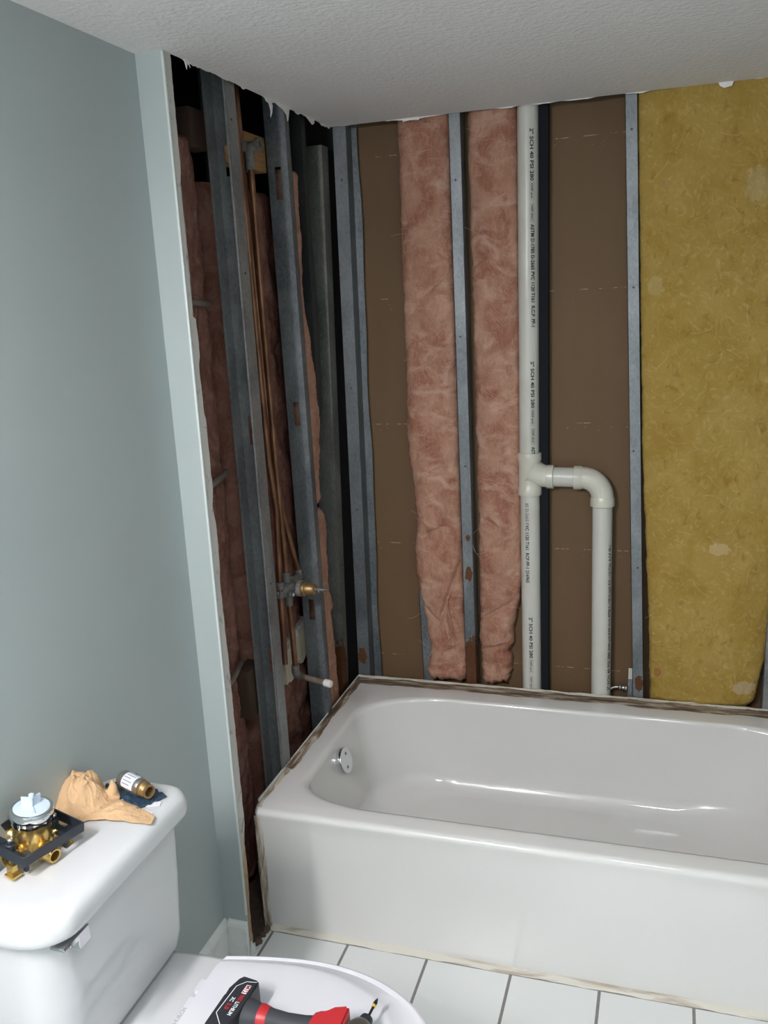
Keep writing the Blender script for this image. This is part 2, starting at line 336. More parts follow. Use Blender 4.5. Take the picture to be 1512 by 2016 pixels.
# cut edge of the alcove board (faces the tub), ragged where it was broken off
def cut_edge():
    bm = bmesh.new(); prev = None; n = 360
    for i in range(n+1):
        z = 0.03+(ZC-0.03)*i/n
        e = lerp_tab([(0.0,-0.096),(0.16,-0.093),(0.20,-0.086),(0.33,-0.088),(0.36,-0.079),(0.55,-0.080),(0.80,-0.081),(1.00,-0.086),(1.03,-0.080),(1.14,-0.078),(1.18,-0.088),(1.22,-0.078),(1.38,-0.080),(1.395,-0.085),(1.50,-0.087),(1.52,-0.079),(1.60,-0.080),(1.605,-0.094),(1.88,-0.092),(1.90,-0.085),(2.13,-0.083)], z)
        e += 0.0022*fr(z*28, 2.2, 0) + 0.0012*ns(z*160, 1, 0) - 0.001 + (0.006*max(0, fr(z*16, 7, 3)) if z < 0.36 else 0)
        cur = [bm.verts.new(p) for p in ((0.0, -0.101, z), (0.0115, -0.1085, z), (0.0118, e-0.001, z), (0.0100, e, z), (0.0, e-0.001, z))]
        if prev:
            for k in range(5): bm.faces.new([prev[k], prev[(k+1) % 5], cur[(k+1) % 5], cur[k]])
        else: bm.faces.new(cur)
        prev = cur
    bm.faces.new(prev[::-1]); return obj('cut_board_edge', bm, M_torn, wr)
cut_edge()
# grey score layer left where the face paper tore away
for (z0, z1, s) in ((1.60, 1.88, 1), (0.95, 1.2, 4), (1.40, 1.50, 6)):
    bm = bmesh.new(); prev = None
    for i in range(41):
        z = z0+(z1-z0)*i/40; a = math.sin(math.pi*i/40)**0.4; e = -0.090+0.005*a+0.002*fr(z*30, s, 0)
        cur = [bm.verts.new(p) for p in ((0.006, -0.100, z), (0.0085, e, z), (0.002, e, z))]
        if prev:
            for k in range(3): bm.faces.new([prev[k], prev[(k+1) % 3], cur[(k+1) % 3], cur[k]])
        else: bm.faces.new(cur)
        prev = cur
    bm.faces.new(prev[::-1]); obj('gypsum_core', bm, M_gyp, wr)
# rotten brown board scraps low on the edge
for (z0, z1, w_, yy, s) in ((0.05, 0.16, 0.010, -0.094, 5), (0.235, 0.33, 0.010, -0.084, 8), (0.16, 0.20, 0.006, -0.086, 9)):
    ragged('rotten_board_scrap', (0.0, yy-0.004, z0), (0.003, yy-0.002, z1), 1, 0.004, w_+0.008, 30, M_dirt, wr, s, thick=0.006, drop_axis=(0, 1, 0))
struct(box('wall_back', -0.42, 0.010, 0.905, 0.918, -0.02, 2.42, M_dark))  # left piece coloured near-black for the shade of the corner gap
wbk = struct(box('wall_back', 0.010, 1.55, 0.907, 0.920, -0.02, 2.42, M_brown))
struct(box('wall_right', 1.535, 1.55, -2.72, 0.907, -0.02, 2.42, M_green))
struct(box('wall_front', -0.056, 1.535, -2.74, -2.72, 0.0, 2.13, M_green))
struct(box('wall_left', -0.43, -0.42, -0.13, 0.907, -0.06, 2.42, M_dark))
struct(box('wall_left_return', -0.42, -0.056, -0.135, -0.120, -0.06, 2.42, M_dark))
struct(box('ceiling', -0.43, 1.55, -2.74, 0.92, 2.42, 2.44, M_dark))  # unseen cover added above the cavities to keep outside light out
# baseboards
def baseb(name, pts):   # profile extruded along straight run; pts = two points + outward normal
    (a, b, nrm) = pts; a = Vector(a); b = Vector(b); nrm = Vector(nrm)
    prof = [(0, 0), (0.0115, 0), (0.0115, 0.088), (0.009, 0.096), (0.004, 0.101), (0, 0.103)]
    bm = bmesh.new(); loft(bm, [[p+nrm*q[0]+Vector((0, 0, q[1])) for q in prof] for p in (a, b)]); return struct(obj(name, bm, M_trim))
baseb('baseboard_left', ((-0.053, -2.7, 0.0), (-0.053, -0.1140, 0.0), (1, 0, 0)))
baseb('baseboard_return', ((-0.0412, -0.1135, 0.0), (0.0115, -0.1135, 0.0), (0, -1, 0)))
bm = bmesh.new()
loft(bm, [[Vector((-0.0412+0.014*math.cos(t)*k, y, 0.016*math.sin(t)*k)) for t, k in [(0, 0), (0, 1), (R(30), 1), (R(60), 1), (R(90), 1)]] for y in (-2.7, -0.150, -0.140)])
struct(obj('trim_1', bm, M_trim, auto=50))
ragged('broken_board_corner', (0.012, -0.114, 0.002), (0.012, -0.092, 0.001), 1, 0.010, 0.04, 16, M_trim, bpy.data.objects['baseboard_return'], 2, thick=0.004, drop_axis=(0, 0, 1))

# ================================================================ metal studs
def stud(name, p0, p1, u, v, d, wf, mat, label, lip=0.006, holes=(), lips=(True, True), group=None, twist=None, t=0.0014, screws=()):
    # p0/p1: bottom/top of the front corner; u = web direction (into the wall), v = flange direction
    p0 = Vector(p0); p1 = Vector(p1); u = Vector(u); v = Vector(v); H = p1.z-p0.z
    def P(a, b, z):
        s = (z-p0.z)/H; o = p0.lerp(p1, s); w = twist(s) if twist else 0.0
        return o + u*a + v*(b + (w if b > wf*0.5 else 0))
    bm = bmesh.new(); nz = 24 if twist else 1
    def strip(a0, a1, b0, b1, z0, z1):
        k = nz; prev = None
        for i in range(k+1):
            z = z0+(z1-z0)*i/k; cur = [bm.verts.new(P(a, b, z)) for a, b in ((a0, b0), (a1, b0), (a1, b1), (a0, b1))]
            if prev:
                for j in range(4): bm.faces.new([prev[j], prev[(j+1) % 4], cur[(j+1) % 4], cur[j]])
            else: bm.faces.new(cur)
            prev = cur
        bm.faces.new(prev[::-1])
    z0, z1 = p0.z, p1.z
    strip(0, t, 0, wf, z0, z1); strip(d-t, d, 0, wf, z0, z1)                      # flanges
    if lips[0]: strip(0, lip, wf-t, wf, z0, z1)
    if lips[1]: strip(d-lip, d, wf-t, wf, z0, z1)
    hs = sorted(holes); hw = 0.5*0.018; zc = z0
    if hs:
        strip(t, d/2-hw, 0, t, z0, z1); strip(d/2+hw, d-t, 0, t, z0, z1)
        for (ha, hb) in hs: strip(d/2-hw, d/2+hw, 0, t, zc, ha); zc = hb
        strip(d/2-hw, d/2+hw, 0, t, zc, z1)
        # pressed groove lines beside the knock-outs
    else: strip(t, d-t, 0, t, z0, z1)
    o = obj(name, bm, mat); tag(o, label, 'stud', group)
    for (b, z) in screws:
        s = bmesh.new(); nrm = -u; lathe(s, [(0.0, 0.0), (0.0032, 0.0), (0.0030, 0.0012), (0.0012, 0.0015), (0.0, 0.0009)], 12, axisM(P(0, b, z), nrm), cap=False)
        obj('screw', s, M_screw, o)
    return o
M_screw = plain('dark_screw_steel', (0.07, 0.07, 0.075), 0.4, 0.8)
# left wall, channel open towards the room: web on the far side
stud('wall_stud', (-0.001, 0.240, 0.0), (0.0, 0.222, 2.40), (-1, 0, 0), (0, -1, 0), 0.060, 0.050, M_galv_l, 'metal stud with its open side to the camera, nearest the green wall corner', holes=[(0.63, 0.70), (1.27, 1.345), (1.93, 2.0)], screws=[(0.03, 0.9), (0.025, 1.7), (0.03, 2.05)])
stud('wall_stud', (0.0, 0.545, 0.0), (0.0, 0.508, 2.40), (-1, 0, 0), (0, 1, 0), 0.060, 0.030, M_galv, 'wide metal stud right behind the old brass shower valve', holes=[(0.675, 0.74), (1.275, 1.345), (1.90, 1.985)], screws=[(0.02, 0.55), (0.02, 1.02)])
stud('wall_stud', (-0.022, 0.712, 0.0), (0.0, 0.781, 2.075), (-1, 0, 0), (0, 1, 0), 0.060, 0.052, M_galv_r4, 'dull short metal stud with rusted foot, second from the inner corner', screws=[(0.02, 1.23), (0.03, 0.78)])
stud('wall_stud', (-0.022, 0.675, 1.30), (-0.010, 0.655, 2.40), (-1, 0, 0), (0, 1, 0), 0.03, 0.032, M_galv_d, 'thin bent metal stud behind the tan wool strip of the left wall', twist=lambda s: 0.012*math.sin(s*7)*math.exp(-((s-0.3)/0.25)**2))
# back wall
wob = lambda s: 0.004*math.sin(s*19)+0.003*math.sin(s*41+1)
stud('wall_stud', (0.0325, 0.843, 0.0), (0.059, 0.843, 2.40), (0, 1, 0), (-1, 0, 0), 0.062, 0.041, M_galv_r2, 'metal stud at the inner corner with a brown rust patch near its foot', lips=(False, False), screws=[(0.02, 1.98), (0.02, 1.35), (0.02, 0.95)])
_c = bmesh.new()      # bent rear lip of the corner stud seen right of it
prev = None
for i in range(41):
    z = 2.40*i/40; s = i/40; xx = 0.048+0.022*s+wob(s)*0.6
    cur = [_c.verts.new(p) for p in ((xx-0.016, 0.8955, z), (xx+0.010, 0.8955, z), (xx+0.010, 0.889, z), (xx+0.0085, 0.889, z), (xx+0.0085, 0.894, z), (xx-0.016, 0.894, z))]
    if prev:
        for j in range(6): _c.faces.new([prev[j], prev[(j+1) % 6], cur[(j+1) % 6], cur[j]])
    else: _c.faces.new(cur)
    prev = cur
_c.faces.new(prev[::-1]); obj('bent_flange', _c, M_galv, bpy.data.objects['wall_stud.004'])
stud('wall_stud', (0.4110, 0.843, 0.0), (0.4045, 0.843, 2.40), (0, 1, 0), (-1, 0, 0), 0.062, 0.034, M_galv_r1, 'metal stud between the two pink wool batts, rust spots near its foot', screws=[(0.018, 1.95), (0.018, 1.5), (0.015, 1.1)])
stud('wall_stud', (0.642, 0.872, 0.0), (0.655, 0.872, 2.40), (0, 1, 0), (-1, 0, 0), 0.032, 0.030, plain('shaded_steel', (0.012, 0.014, 0.017), 0.85, spec=0.15), 'metal stud in painted shade close behind the white stack pipe')  # near-black colour puts the shade behind the pipe on this stud
stud('wall_stud', (0.953, 0.843, 0.0), (0.888, 0.843, 2.40), (0, 1, 0), (-1, 0, 0), 0.062, 0.0315, M_galv_r3, 'bright metal stud left of the yellow wool, round rust spot at its foot', screws=[(0.015, 2.04), (0.015, 1.62), (0.02, 1.15), (0.012, 0.79)])
stud('wall_stud', (1.288, 0.835, 0.0), (1.300, 0.843, 2.40), (0, 1, 0), (1, 0, 0), 0.06, 0.035, M_galv_l, 'metal stud at the right picture edge beside the yellow wool')
stud('wall_stud', (0.262, 0.872, 0.0), (0.250, 0.872, 0.66), (0, 1, 0), (-1, 0, 0), 0.032, 0.034, M_galv, 'short grey metal stud foot left of the left pink batt')
stud('wall_stud', (-0.150, 0.435, 0.66), (-0.150, 0.425, 2.40), (-1, 0, 0), (0, -1, 0), 0.03, 0.038, M_galv, 'pale metal stud deep in the left wall beneath the shower valve')
# near-black panel added for the shade in the gap behind the corner
struct(box('gap_shade_panel', -0.085, -0.075, 0.60, 0.905, 0.0, 2.40, M_dark))

# ================================================================ insulation batts
def batt(name, left, right, z0, z1, front, mat, label, nu=54, nv=360, amp=0.007, thick=0.05, plane='back', fold=1.0, seed=0, bottom_fade=0.02, bulge=0.012, group=None, edgeamp=0.004, creases=(), rag=0.0):
    bm = bmesh.new(); rows = []
    ea0 = edgeamp
    for j in range(nv+1):
        s = j/nv; z = z0+(z1-z0)*s; edgeamp = ea0*(1+rag*math.exp(-(z-z0)/0.07)); l = lerp_tab(left, z)+edgeamp*fr(z*22, seed, 1.5); r = lerp_tab(right, z)+edgeamp*fr(z*22, seed+5, 3.5)
        l += edgeamp*0.4*ns(z*120, seed, 0); r += edgeamp*0.5*ns(z*120, seed+3, 0)
        row = []
        ef = min(1.0, (s*(z1-z0))/bottom_fade, ((1-s)*(z1-z0))/bottom_fade+0.35); ef = max(0, ef)**0.5
        for i in range(nu+1):
            u = i/nu; k = 2*u-1; a = l+(r-l)*u
            prof = max(0, 1-abs(k)**5)**0.55
            h = fr(a*16+seed, z*9, 0.3+seed, 3)*1.1 + fold*0.6*(1-abs(ns(a*9+1.4*z, z*13+seed, 2.0))*2.6)*0.5 + 0.35*fr(a*70, z*62, seed, 4) + 0.15*ns(a*240, z*240, seed)
            for (ca, cz, da, dz, dd, cw) in creases:
                la, lz = da-ca, dz-cz; tt = max(0, min(1, ((a-ca)*la+(z-cz)*lz)/(la*la+lz*lz))); ds = math.hypot(a-ca-la*tt, z-cz-lz*tt)
                h -= dd/amp*math.exp(-(ds/cw)**2)*math.sin(math.pi*min(1, 0.15+tt*0.85))
            dep = thick*prof*ef*0.55 + bulge*math.cos(k*1.3) + amp*h*prof - 0.0
            f0 = lerp_tab(front, z)+thick*0.55+bulge*0.8-dep if plane == 'back' else lerp_tab(front, z)-thick*0.55-bulge*0.8+dep
            row.append((a, f0, z+(rag*0.006*fr(a*60, seed, 5, 3)*math.exp(-(z-z0)/0.03) if rag else 0)))
        rows.append(row)
    def mk(a, f_, z): return (a, f_, z) if plane == 'back' else (f_, a, z)
    V = [[bm.verts.new(mk(*p)) for p in row] for row in rows]
    for j in range(nv):
        for i in range(nu): bm.faces.new([V[j][i], V[j][i+1], V[j+1][i+1], V[j+1][i]])
    sgn = 1 if plane == 'back' else -1
    back = [[bm.verts.new(mk(rows[j][i][0], rows[j][i][1]+sgn*0.022, rows[j][i][2])) for j in range(nv+1)] for i in (0, nu)]
    for j in range(nv):
        bm.faces.new([V[j][0], back[0][j], back[0][j+1], V[j+1][0]]); bm.faces.new([V[j][nu], back[1][j], back[1][j+1], V[j+1][nu]])
        bm.faces.new([back[0][j], back[1][j], back[1][j+1], back[0][j+1]])
    bm.faces.new([V[0][i] for i in range(nu+1)]+[back[1][0], back[0][0]]); bm.faces.new([V[nv][i] for i in range(nu+1)]+[back[1][nv], back[0][nv]])
    o = obj(name, bm, mat, smooth=True); tag(o, label, 'insulation', group)
    return o
def fibres(parent, fn, n, m, seed, ln=(0.02, 0.07), r=0.00035):
    rnd = random.Random(seed); bm = bmesh.new()
    for _ in range(n):
        a, z, f0, ax = fn(rnd); L = rnd.uniform(*ln); th = rnd.uniform(0, 6.28); cur = rnd.uniform(-18, 18); pts = []
        x_, z_ = a, z
        for k in range(8):
            off = 0.0015+0.004*math.sin(k/7*math.pi)
            pts.append((x_, f0-off, z_) if ax == 'back' else (f0+off, x_, z_)); x_ += math.cos(th)*L/7; z_ += math.sin(th)*L/7; th += cur*L/7
        tube(bm, pts, r, 4)
    o = obj('loose_fibres', bm, m, parent, smooth=True); o['kind'] = 'stuff'; return o
LA = [(0.364,0.236),(0.396,0.229),(0.44,0.246),(0.475,0.250),(0.53,0.240),(0.615,0.228),(0.737,0.214),(0.82,0.212),(0.90,0.222),(0.98,0.219),(1.045,0.212),(1.21,0.201),(1.75,0.206),(2.12,0.211)]
RA = [(0.364,0.378),(0.50,0.385),(0.60,0.372),(2.13,0.372)]
fA = [(0.36,0.856),(0.45,0.848),(0.60,0.846),(0.75,0.834),(1.0,0.842),(2.12,0.846)]
bA = batt('insulation_batt', LA, RA, 0.355, 2.16, fA, M_pink, 'pink glass wool batt left of the rust spotted stud, drooping at its foot', seed=1.3, fold=1.6, rag=1.8, creases=((0.372, 0.80, 0.265, 0.50, 0.016, 0.007), (0.315, 0.66, 0.345, 0.40, 0.014, 0.006), (0.24, 0.62, 0.30, 0.56, 0.010, 0.006), (0.212, 1.13, 0.37, 1.20, 0.008, 0.006), (0.372, 1.70, 0.255, 1.61, 0.010, 0.007), (0.23, 0.86, 0.36, 0.92, 0.008, 0.007), (0.30, 0.46, 0.37, 0.50, 0.010, 0.006)))
LB = [(0.364,0.418),(0.50,0.420),(0.53,0.418),(0.65,0.423),(1.13,0.424),(2.13,0.420)]
RB = [(0.355,0.508),(0.375,0.510),(0.40,0.520),(0.457,0.523),(0.47,0.512),(0.50,0.530),(0.528,0.531),(0.55,0.528),(0.581,0.540),(0.66,0.556),(0.703,0.561),(0.80,0.563),(1.0,0.565),(2.13,0.566)]
bB = batt('insulation_batt', LB, RB, 0.352, 2.16, [(0.35,0.868),(0.55,0.860),(0.75,0.852),(2.12,0.852)], M_pink, 'pink glass wool batt between the rust spotted stud and the white stack pipe', seed=7.7, fold=1.8, rag=1.8, creases=((0.43, 0.585, 0.545, 0.66, 0.012, 0.006), (0.425, 0.475, 0.515, 0.505, 0.014, 0.006), (0.425, 1.70, 0.49, 1.75, 0.010, 0.007), (0.46, 1.33, 0.57, 1.27, 0.009, 0.007), (0.43, 0.93, 0.53, 0.88, 0.009, 0.007), (0.47, 0.44, 0.49, 0.37, 0.012, 0.005)))
fibres(bA, lambda q: (q.uniform(0.225, 0.35), q.uniform(0.42, 2.08), 0.846, 'back'), 60, M_fibre_p, 5)
fibres(bB, lambda q: (q.uniform(0.43, 0.53), q.uniform(0.62, 2.08), 0.850, 'back'), 50, M_fibre_p, 6)
LY = [(0.36,0.965),(0.6,0.955),(1.13,0.927),(2.0,0.898),(2.16,0.895)]
RY = [(0.352,1.245),(0.38,1.268),(0.44,1.280),(0.52,1.292),(0.60,1.300),(0.9,1.320),(2.16,1.330)]
bY = batt('insulation_batt', LY, RY, 0.352, 2.16, [(0.35,0.832),(2.16,0.836)], M_yellow, 'large yellow glass wool batt at the right end of the back wall', seed=3.1, fold=0.35, amp=0.0055, nu=110, nv=420, bulge=0.006, edgeamp=0.003)
fibres(bY, lambda q: (q.uniform(0.97, 1.24), q.uniform(0.42, 2.08), 0.833, 'back'), 55, M_fibre_y, 8, (0.02, 0.06), 0.0003)
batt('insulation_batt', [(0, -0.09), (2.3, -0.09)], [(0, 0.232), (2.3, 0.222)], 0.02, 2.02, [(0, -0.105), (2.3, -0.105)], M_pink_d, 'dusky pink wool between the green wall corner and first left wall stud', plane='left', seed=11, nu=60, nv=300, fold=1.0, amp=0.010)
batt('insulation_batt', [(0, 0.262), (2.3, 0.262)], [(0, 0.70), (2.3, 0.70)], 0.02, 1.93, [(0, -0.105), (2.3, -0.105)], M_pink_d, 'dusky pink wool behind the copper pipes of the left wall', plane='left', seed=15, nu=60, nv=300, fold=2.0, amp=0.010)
# tan batt strips at the side of the second stud
LT = [(0.30,0.595),(1.02,0.590)]
RT = [(0.30,0.720),(0.372,0.715),(0.50,0.700),(0.60,0.690),(0.645,0.690),(0.66,0.712),(0.70,0.705),(0.73,0.684),(0.85,0.680),(0.90,0.694),(0.94,0.700),(0.97,0.692),(1.0,0.66)]
batt('insulation_batt', LT, RT, 0.30, 1.0, [(0, -0.022), (2, -0.022)], M_pink_t, 'lower short strip of tan pink wool right of the shower valve stud', plane='left', seed=21, nu=30, nv=200, amp=0.004, fold=0.8, bulge=0.004, thick=0.03, edgeamp=0.006)
LT = [(0.99,0.580),(2.05,0.560)]
RT = [(0.99,0.640),(1.02,0.652),(1.10,0.662),(1.15,0.672),(1.18,0.690),(1.21,0.685),(1.28,0.696),(1.38,0.690),(1.44,0.678),(1.50,0.664),(1.545,0.655),(1.58,0.640),(1.68,0.632),(1.85,0.642),(2.0,0.655)]
batt('insulation_batt', LT, RT, 1.015, 1.985, [(0, -0.022), (2, -0.022)], M_pink_t, 'upper long strip of tan pink wool right of the shower valve stud', plane='left', seed=25, nu=30, nv=260, amp=0.004, fold=0.8, bulge=0.004, thick=0.03, edgeamp=0.006)

# ================================================================ drain and vent pipe
vp = thing('vent_pipe', 'cream white plastic stack pipe with side branch and elbow on the back wall', 'pipe', (0.592, 0.870, 0.0))
PX, PY = 0.592, 0.870
def vt(fn, name, m, parent=None, smooth=True, auto=None):
    bm = bmesh.new(); fn(bm)
    for v in bm.verts: v.co -= Vector((PX, PY, 0))
    return obj(name, bm, m, parent or vp, smooth=smooth, auto=auto or 35)
RP = 0.0302
up = vt(lambda b: tube(b, [(PX+0.006, PY, 2.40), (PX-0.002, PY, 1.09)], RP, 40), 'upper_pipe', M_pvc)
lo = vt(lambda b: tube(b, [(PX-0.001, PY, 1.04), (PX-0.001, PY, 0.0)], RP, 40), 'lower_pipe', M_pvc)
def tee(b):
    x0 = PX-0.001
    lathe(b, [(RP, 1.006), (0.0355, 1.006), (0.0365, 1.008), (0.0365, 1.030), (0.0345, 1.033), (0.0338, 1.045), (0.0338, 1.10), (0.0345, 1.113), (0.0365, 1.116), (0.0365, 1.137), (0.0355, 1.139), (RP, 1.139)], 40, Matrix.Translation((x0, PY, 0)), cap=False)
    # curved branch sweeping from above (sanitary tee)
    pts = []; rs = []
    for i in range(13):
        t = i/12; pts.append((x0+0.004+0.062*t, PY, 1.064+0.018*(1-t)**2)); rs.append(0.0335+0.010*(1-t)**2)
    tube(b, pts, rs, 36, cap=False)
    lathe(b, [(0.0335, 0.0), (0.0365, 0.001), (0.0368, 0.003), (0.0368, 0.021), (0.0355, 0.0225), (RP, 0.0225)], 36, axisM((x0+0.052, PY, 1.064), (1, 0, 0)), cap=False)
te = vt(tee, 'tee_fitting', M_pvcf)
vt(lambda b: tube(b, [(PX+0.06, PY, 1.064), (PX+0.17, PY, 1.062)], RP, 36), 'branch_pipe', M_pvc)
def elbow(b):
    cx = PX+0.150; pts = []
    R_ = 0.062
    for i in range(17):
        a = R(90)*i/16; pts.append((cx+R_*math.sin(a)+0.008, PY, 1.062-R_*(1-math.cos(a))))
    tube(b, pts, 0.0338, 36, cap=False)
    lathe(b, [(RP, 0), (0.0355, 0), (0.0366, 0.0015), (0.0366, 0.020), (0.0350, 0.024), (0.0338, 0.027)], 36, axisM((cx-0.016, PY, 1.062), (1, 0, 0)), cap=False)
    lathe(b, [(RP, 0), (0.0355, 0), (0.0366, 0.0015), (0.0366, 0.022), (0.0350, 0.026), (0.0338, 0.030)], 36, axisM((cx+R_+0.008, PY, 0.975), (0, 0, 1)), cap=False)
vt(elbow, 'elbow_fitting', M_pvcf)
DX = PX+0.220
dp = vt(lambda b: tube(b, [(DX, PY, 0.995), (DX, PY, 0.0)], RP, 40), 'drop_pipe', M_pvc)
def text_mesh(s, size, squeeze=1.0, extr=0.0):
    cu = bpy.data.curves.new('lettering', 'FONT'); cu.body = s; cu.size = size; cu.extrude = extr; cu.resolution_u = 2
    cu.offset = size*0.028; cu.align_x = 'LEFT'; cu.align_y = 'CENTER'
    o = bpy.data.objects.new('lettering', cu); C.objects.link(o); dg = bpy.context.evaluated_depsgraph_get(); dg.update()
    me = bpy.data.meshes.new_from_object(o.evaluated_get(dg)); bpy.data.objects.remove(o)
    me.transform(Matrix.Diagonal((squeeze, 1, 1, 1)))
    xs = [v.co.x for v in me.vertices]; return me, (max(xs) if xs else 0)
def wrap(name, s, size, z, ang, px, py, m, parent, length=None, down=True, bold=0.0):
    # lettering printed along the pipe; reads downwards (or upwards) and bent round it
    me, wd = text_mesh(s, size); k = (length/wd) if length else 1.0; rr = RP+0.0003
    tb_ = bmesh.new(); tb_.from_mesh(me)      # cut the letters into narrow bands so they bend with the pipe
    for q in range(-8, 9): bmesh.ops.bisect_plane(tb_, geom=tb_.verts[:]+tb_.edges[:]+tb_.faces[:], plane_co=(0, q*0.0013, 0), plane_no=(0, 1, 0))
    tb_.to_mesh(me); tb_.free()
    for v in me.vertices:
        a = v.co.x*k; h = v.co.y
        if down: zz = z-a; th = ang+h/rr
        else: zz = z+a; th = ang-h/rr
        v.co = (px+rr*math.sin(th)-PX, py-rr*math.cos(th)-PY, zz)
    return link(name, me, m, parent), (wd*k)
def frame_mark(z, ang, ln, hh, m, parent, px, py, txt):
    bm = bmesh.new(); rr = RP+0.0003; t = 0.0006
    def q(th0, th1, za, zb):
        n = 6; prev = None
        for i in range(n+1):
            th = th0+(th1-th0)*i/n; cur = [bm.verts.new((px+rr*math.sin(th)-PX, py-rr*math.cos(th)-PY, zz)) for zz in (za, zb)]
            if prev: bm.faces.new([prev[0], cur[0], cur[1], prev[1]])
            prev = cur
    h = hh/rr/2
    q(ang-h, ang+h, z, z-t); q(ang-h, ang+h, z-ln, z-ln+t); q(ang-h, ang-h+t/rr, z, z-ln); q(ang+h-t/rr, ang+h, z, z-ln)
    obj('printed_marking', bm, m, parent)
    wrap('printed_marking', txt, hh*0.62, z-0.004, ang, px, py, m, parent, ln-0.008)
def print_run(z, ang, px, m, parent, stop=None, scale=1.0):
    py = PY; S = 0.0150
    def put(s, ln, z): wrap('printed_marking', s, S, z, ang, px, py, m, parent, ln); return z-ln
    z = put('2" SCH 40 PSI 280', 0.140, z)-0.003
    for t_ in ('NSF-pw', 'NSF-dwv'):
        frame_mark(z, ang, 0.050, 0.0115, m, parent, px, py, t_); z -= 0.058
    if stop is None: z = put('ASTM D-1785 D-2665 PVC 1120 T161  R.C.P. PP-1', 0.290, z)
    else: put(stop[0], stop[1], z)
print_run(2.070, R(27), PX+0.004, M_ink, up)
print_run(1.420, R(27), PX+0.0, M_ink, up, ('ASTM D-1785 D-26', 0.104))
print_run(0.610, R(4), PX-0.001, M_ink, lo, ('ASTM D-1785 D-2', 0.10))
wrap('printed_marking', '85 D-2665 P', 0.015, 0.985, R(-12), PX-0.001, PY, M_ink2, lo, 0.070)
wrap('printed_marking', 'VC 1120 T161  RCP PP-1 216965', 0.015, 0.914, R(-12), PX-0.001, PY, M_ink, lo, 0.188)
wrap('printed_marking', '2" SCH 40 PSI 280', 0.015, 0.375, R(56), DX, PY, M_ink, dp, 0.130, down=False)
wrap('printed_marking', '[NSF-pw] [NSF-dwv]', 0.012, 0.510, R(56), DX, PY, M_ink, dp, 0.105, down=False)
wrap('printed_marking', 'ASTM D-1785 D-2665 PVC 1120 T161  R.C.P. PP-1', 0.015, 0.620, R(56), DX, PY, M_ink, dp, 0.235, down=False)
# pencil marks on the brown board
for s, z, sz in (('9', 0.470, 0.045), ('0', 0.545, 0.034)):
    me, wd = text_mesh(s, sz, extr=0.0002)
    me.transform(Matrix.Translation((0.905 if s == '9' else 0.905, 0.9065, z)) @ Matrix.Rotation(R(90), 4, 'X'))
    link('pencil_mark', me, plain('brown_pencil', (0.06, 0.03, 0.015), 0.8), wbk)

# small box with flexible cable low beside the bright stud
cb = thing('junction_clip', 'small grey metal clip with flexible cable low behind the bright stud', 'bracket', (0.905, 0.875, 0.34))
box('plate', -0.010, 0.014, -0.012, 0.020, -0.30, 0.100, M_galv, cb, bev=0.002)
box('tag', -0.008, 0.006, -0.0135, -0.012, 0.075, 0.112, M_pvc, cb)
bm = bmesh.new(); lathe(bm, [(0.006, 0), (0.011, 0.001), (0.012, 0.006), (0.009, 0.009), (0.0085, 0.020), (0.011, 0.022), (0.011, 0.026), (0.006, 0.027)], 18, axisM((-0.010, -0.006, 0.040), (-1, 0, 0.05))); obj('connector', bm, M_steel, cb, smooth=True)
bm = bmesh.new(); pts = [(-0.036-0.0045*i, -0.006+0.0, 0.041+0.0008*i-0.00035*i*i) for i in range(14)]
tube(bm, pts, [0.0042+0.0006*(i % 2) for i in range(14)], 10); obj('cable', bm, M_steel, cb, smooth=True)

# ================================================================ plumbing in the left wall
sr = thing('shower_plumbing', 'copper shower riser and supply pipes ending in an old brass mixing valve', 'plumbing', (-0.045, 0.40, 0.83))
O = Vector((-0.045, 0.40, 0.83))
def sp(fn, name, m, parent=None, smooth=True):
    bm = bmesh.new(); fn(bm)
    for v in bm.verts: v.co -= O
    return obj(name, bm, m, parent or sr, smooth=smooth, auto=40)
sp(lambda b: tube(b, [(-0.045, 0.376, 2.00), (-0.047, 0.384, 1.60), (-0.047, 0.392, 1.2), (-0.045, 0.402, 0.86)], 0.0085, 16), 'riser_pipe', M_cop)
def ear(b):
    tube(b, [(-0.045, 0.376, 1.978), (-0.045, 0.376, 2.008), (-0.040, 0.376, 2.018), (-0.018, 0.376, 2.022)], [0.011, 0.013, 0.014, 0.013], 18)
    lathe(b, [(0.008, 0), (0.016, 0), (0.016, 0.010), (0.009, 0.010)], 18, axisM((-0.025, 0.376, 2.022), (1, 0, 0)), cap=False)
    bx(b, -0.055, -0.045, 0.348, 0.404, 2.006, 2.032)
    tube(b, [(-0.045, 0.376, 1.962), (-0.045, 0.376, 1.982)], 0.0115, 16)
sp(ear, 'drop_ear_elbow', M_bronze)
sp(lambda b: tube(b, [(-0.062, 0.330, 2.38), (-0.060, 0.352, 1.90), (-0.058, 0.362, 1.40), (-0.055, 0.364, 1.20), (-0.052, 0.381, 1.06), (-0.050, 0.362, 0.84), (-0.050, 0.36, 0.70), (-0.052, 0.36, 0.60)], 0.0085, 16), 'hot_supply_pipe', M_cop)
sp(lambda b: tube(b, [(-0.070, 0.365, 2.38), (-0.060, 0.390, 1.35), (-0.055, 0.412, 1.09), (-0.048, 0.495, 0.83)], 0.0085, 16), 'cold_supply_pipe', M_cop)
for p_ in ([(-0.046, 0.401, 0.868), (-0.045, 0.402, 0.835)], [(-0.0485, 0.490, 0.850), (-0.048, 0.496, 0.825)], [(-0.050, 0.362, 0.85), (-0.050, 0.362, 0.83)]):
    sp(lambda b: tube(b, p_, 0.0115, 16), 'pipe_socket', M_bronze)
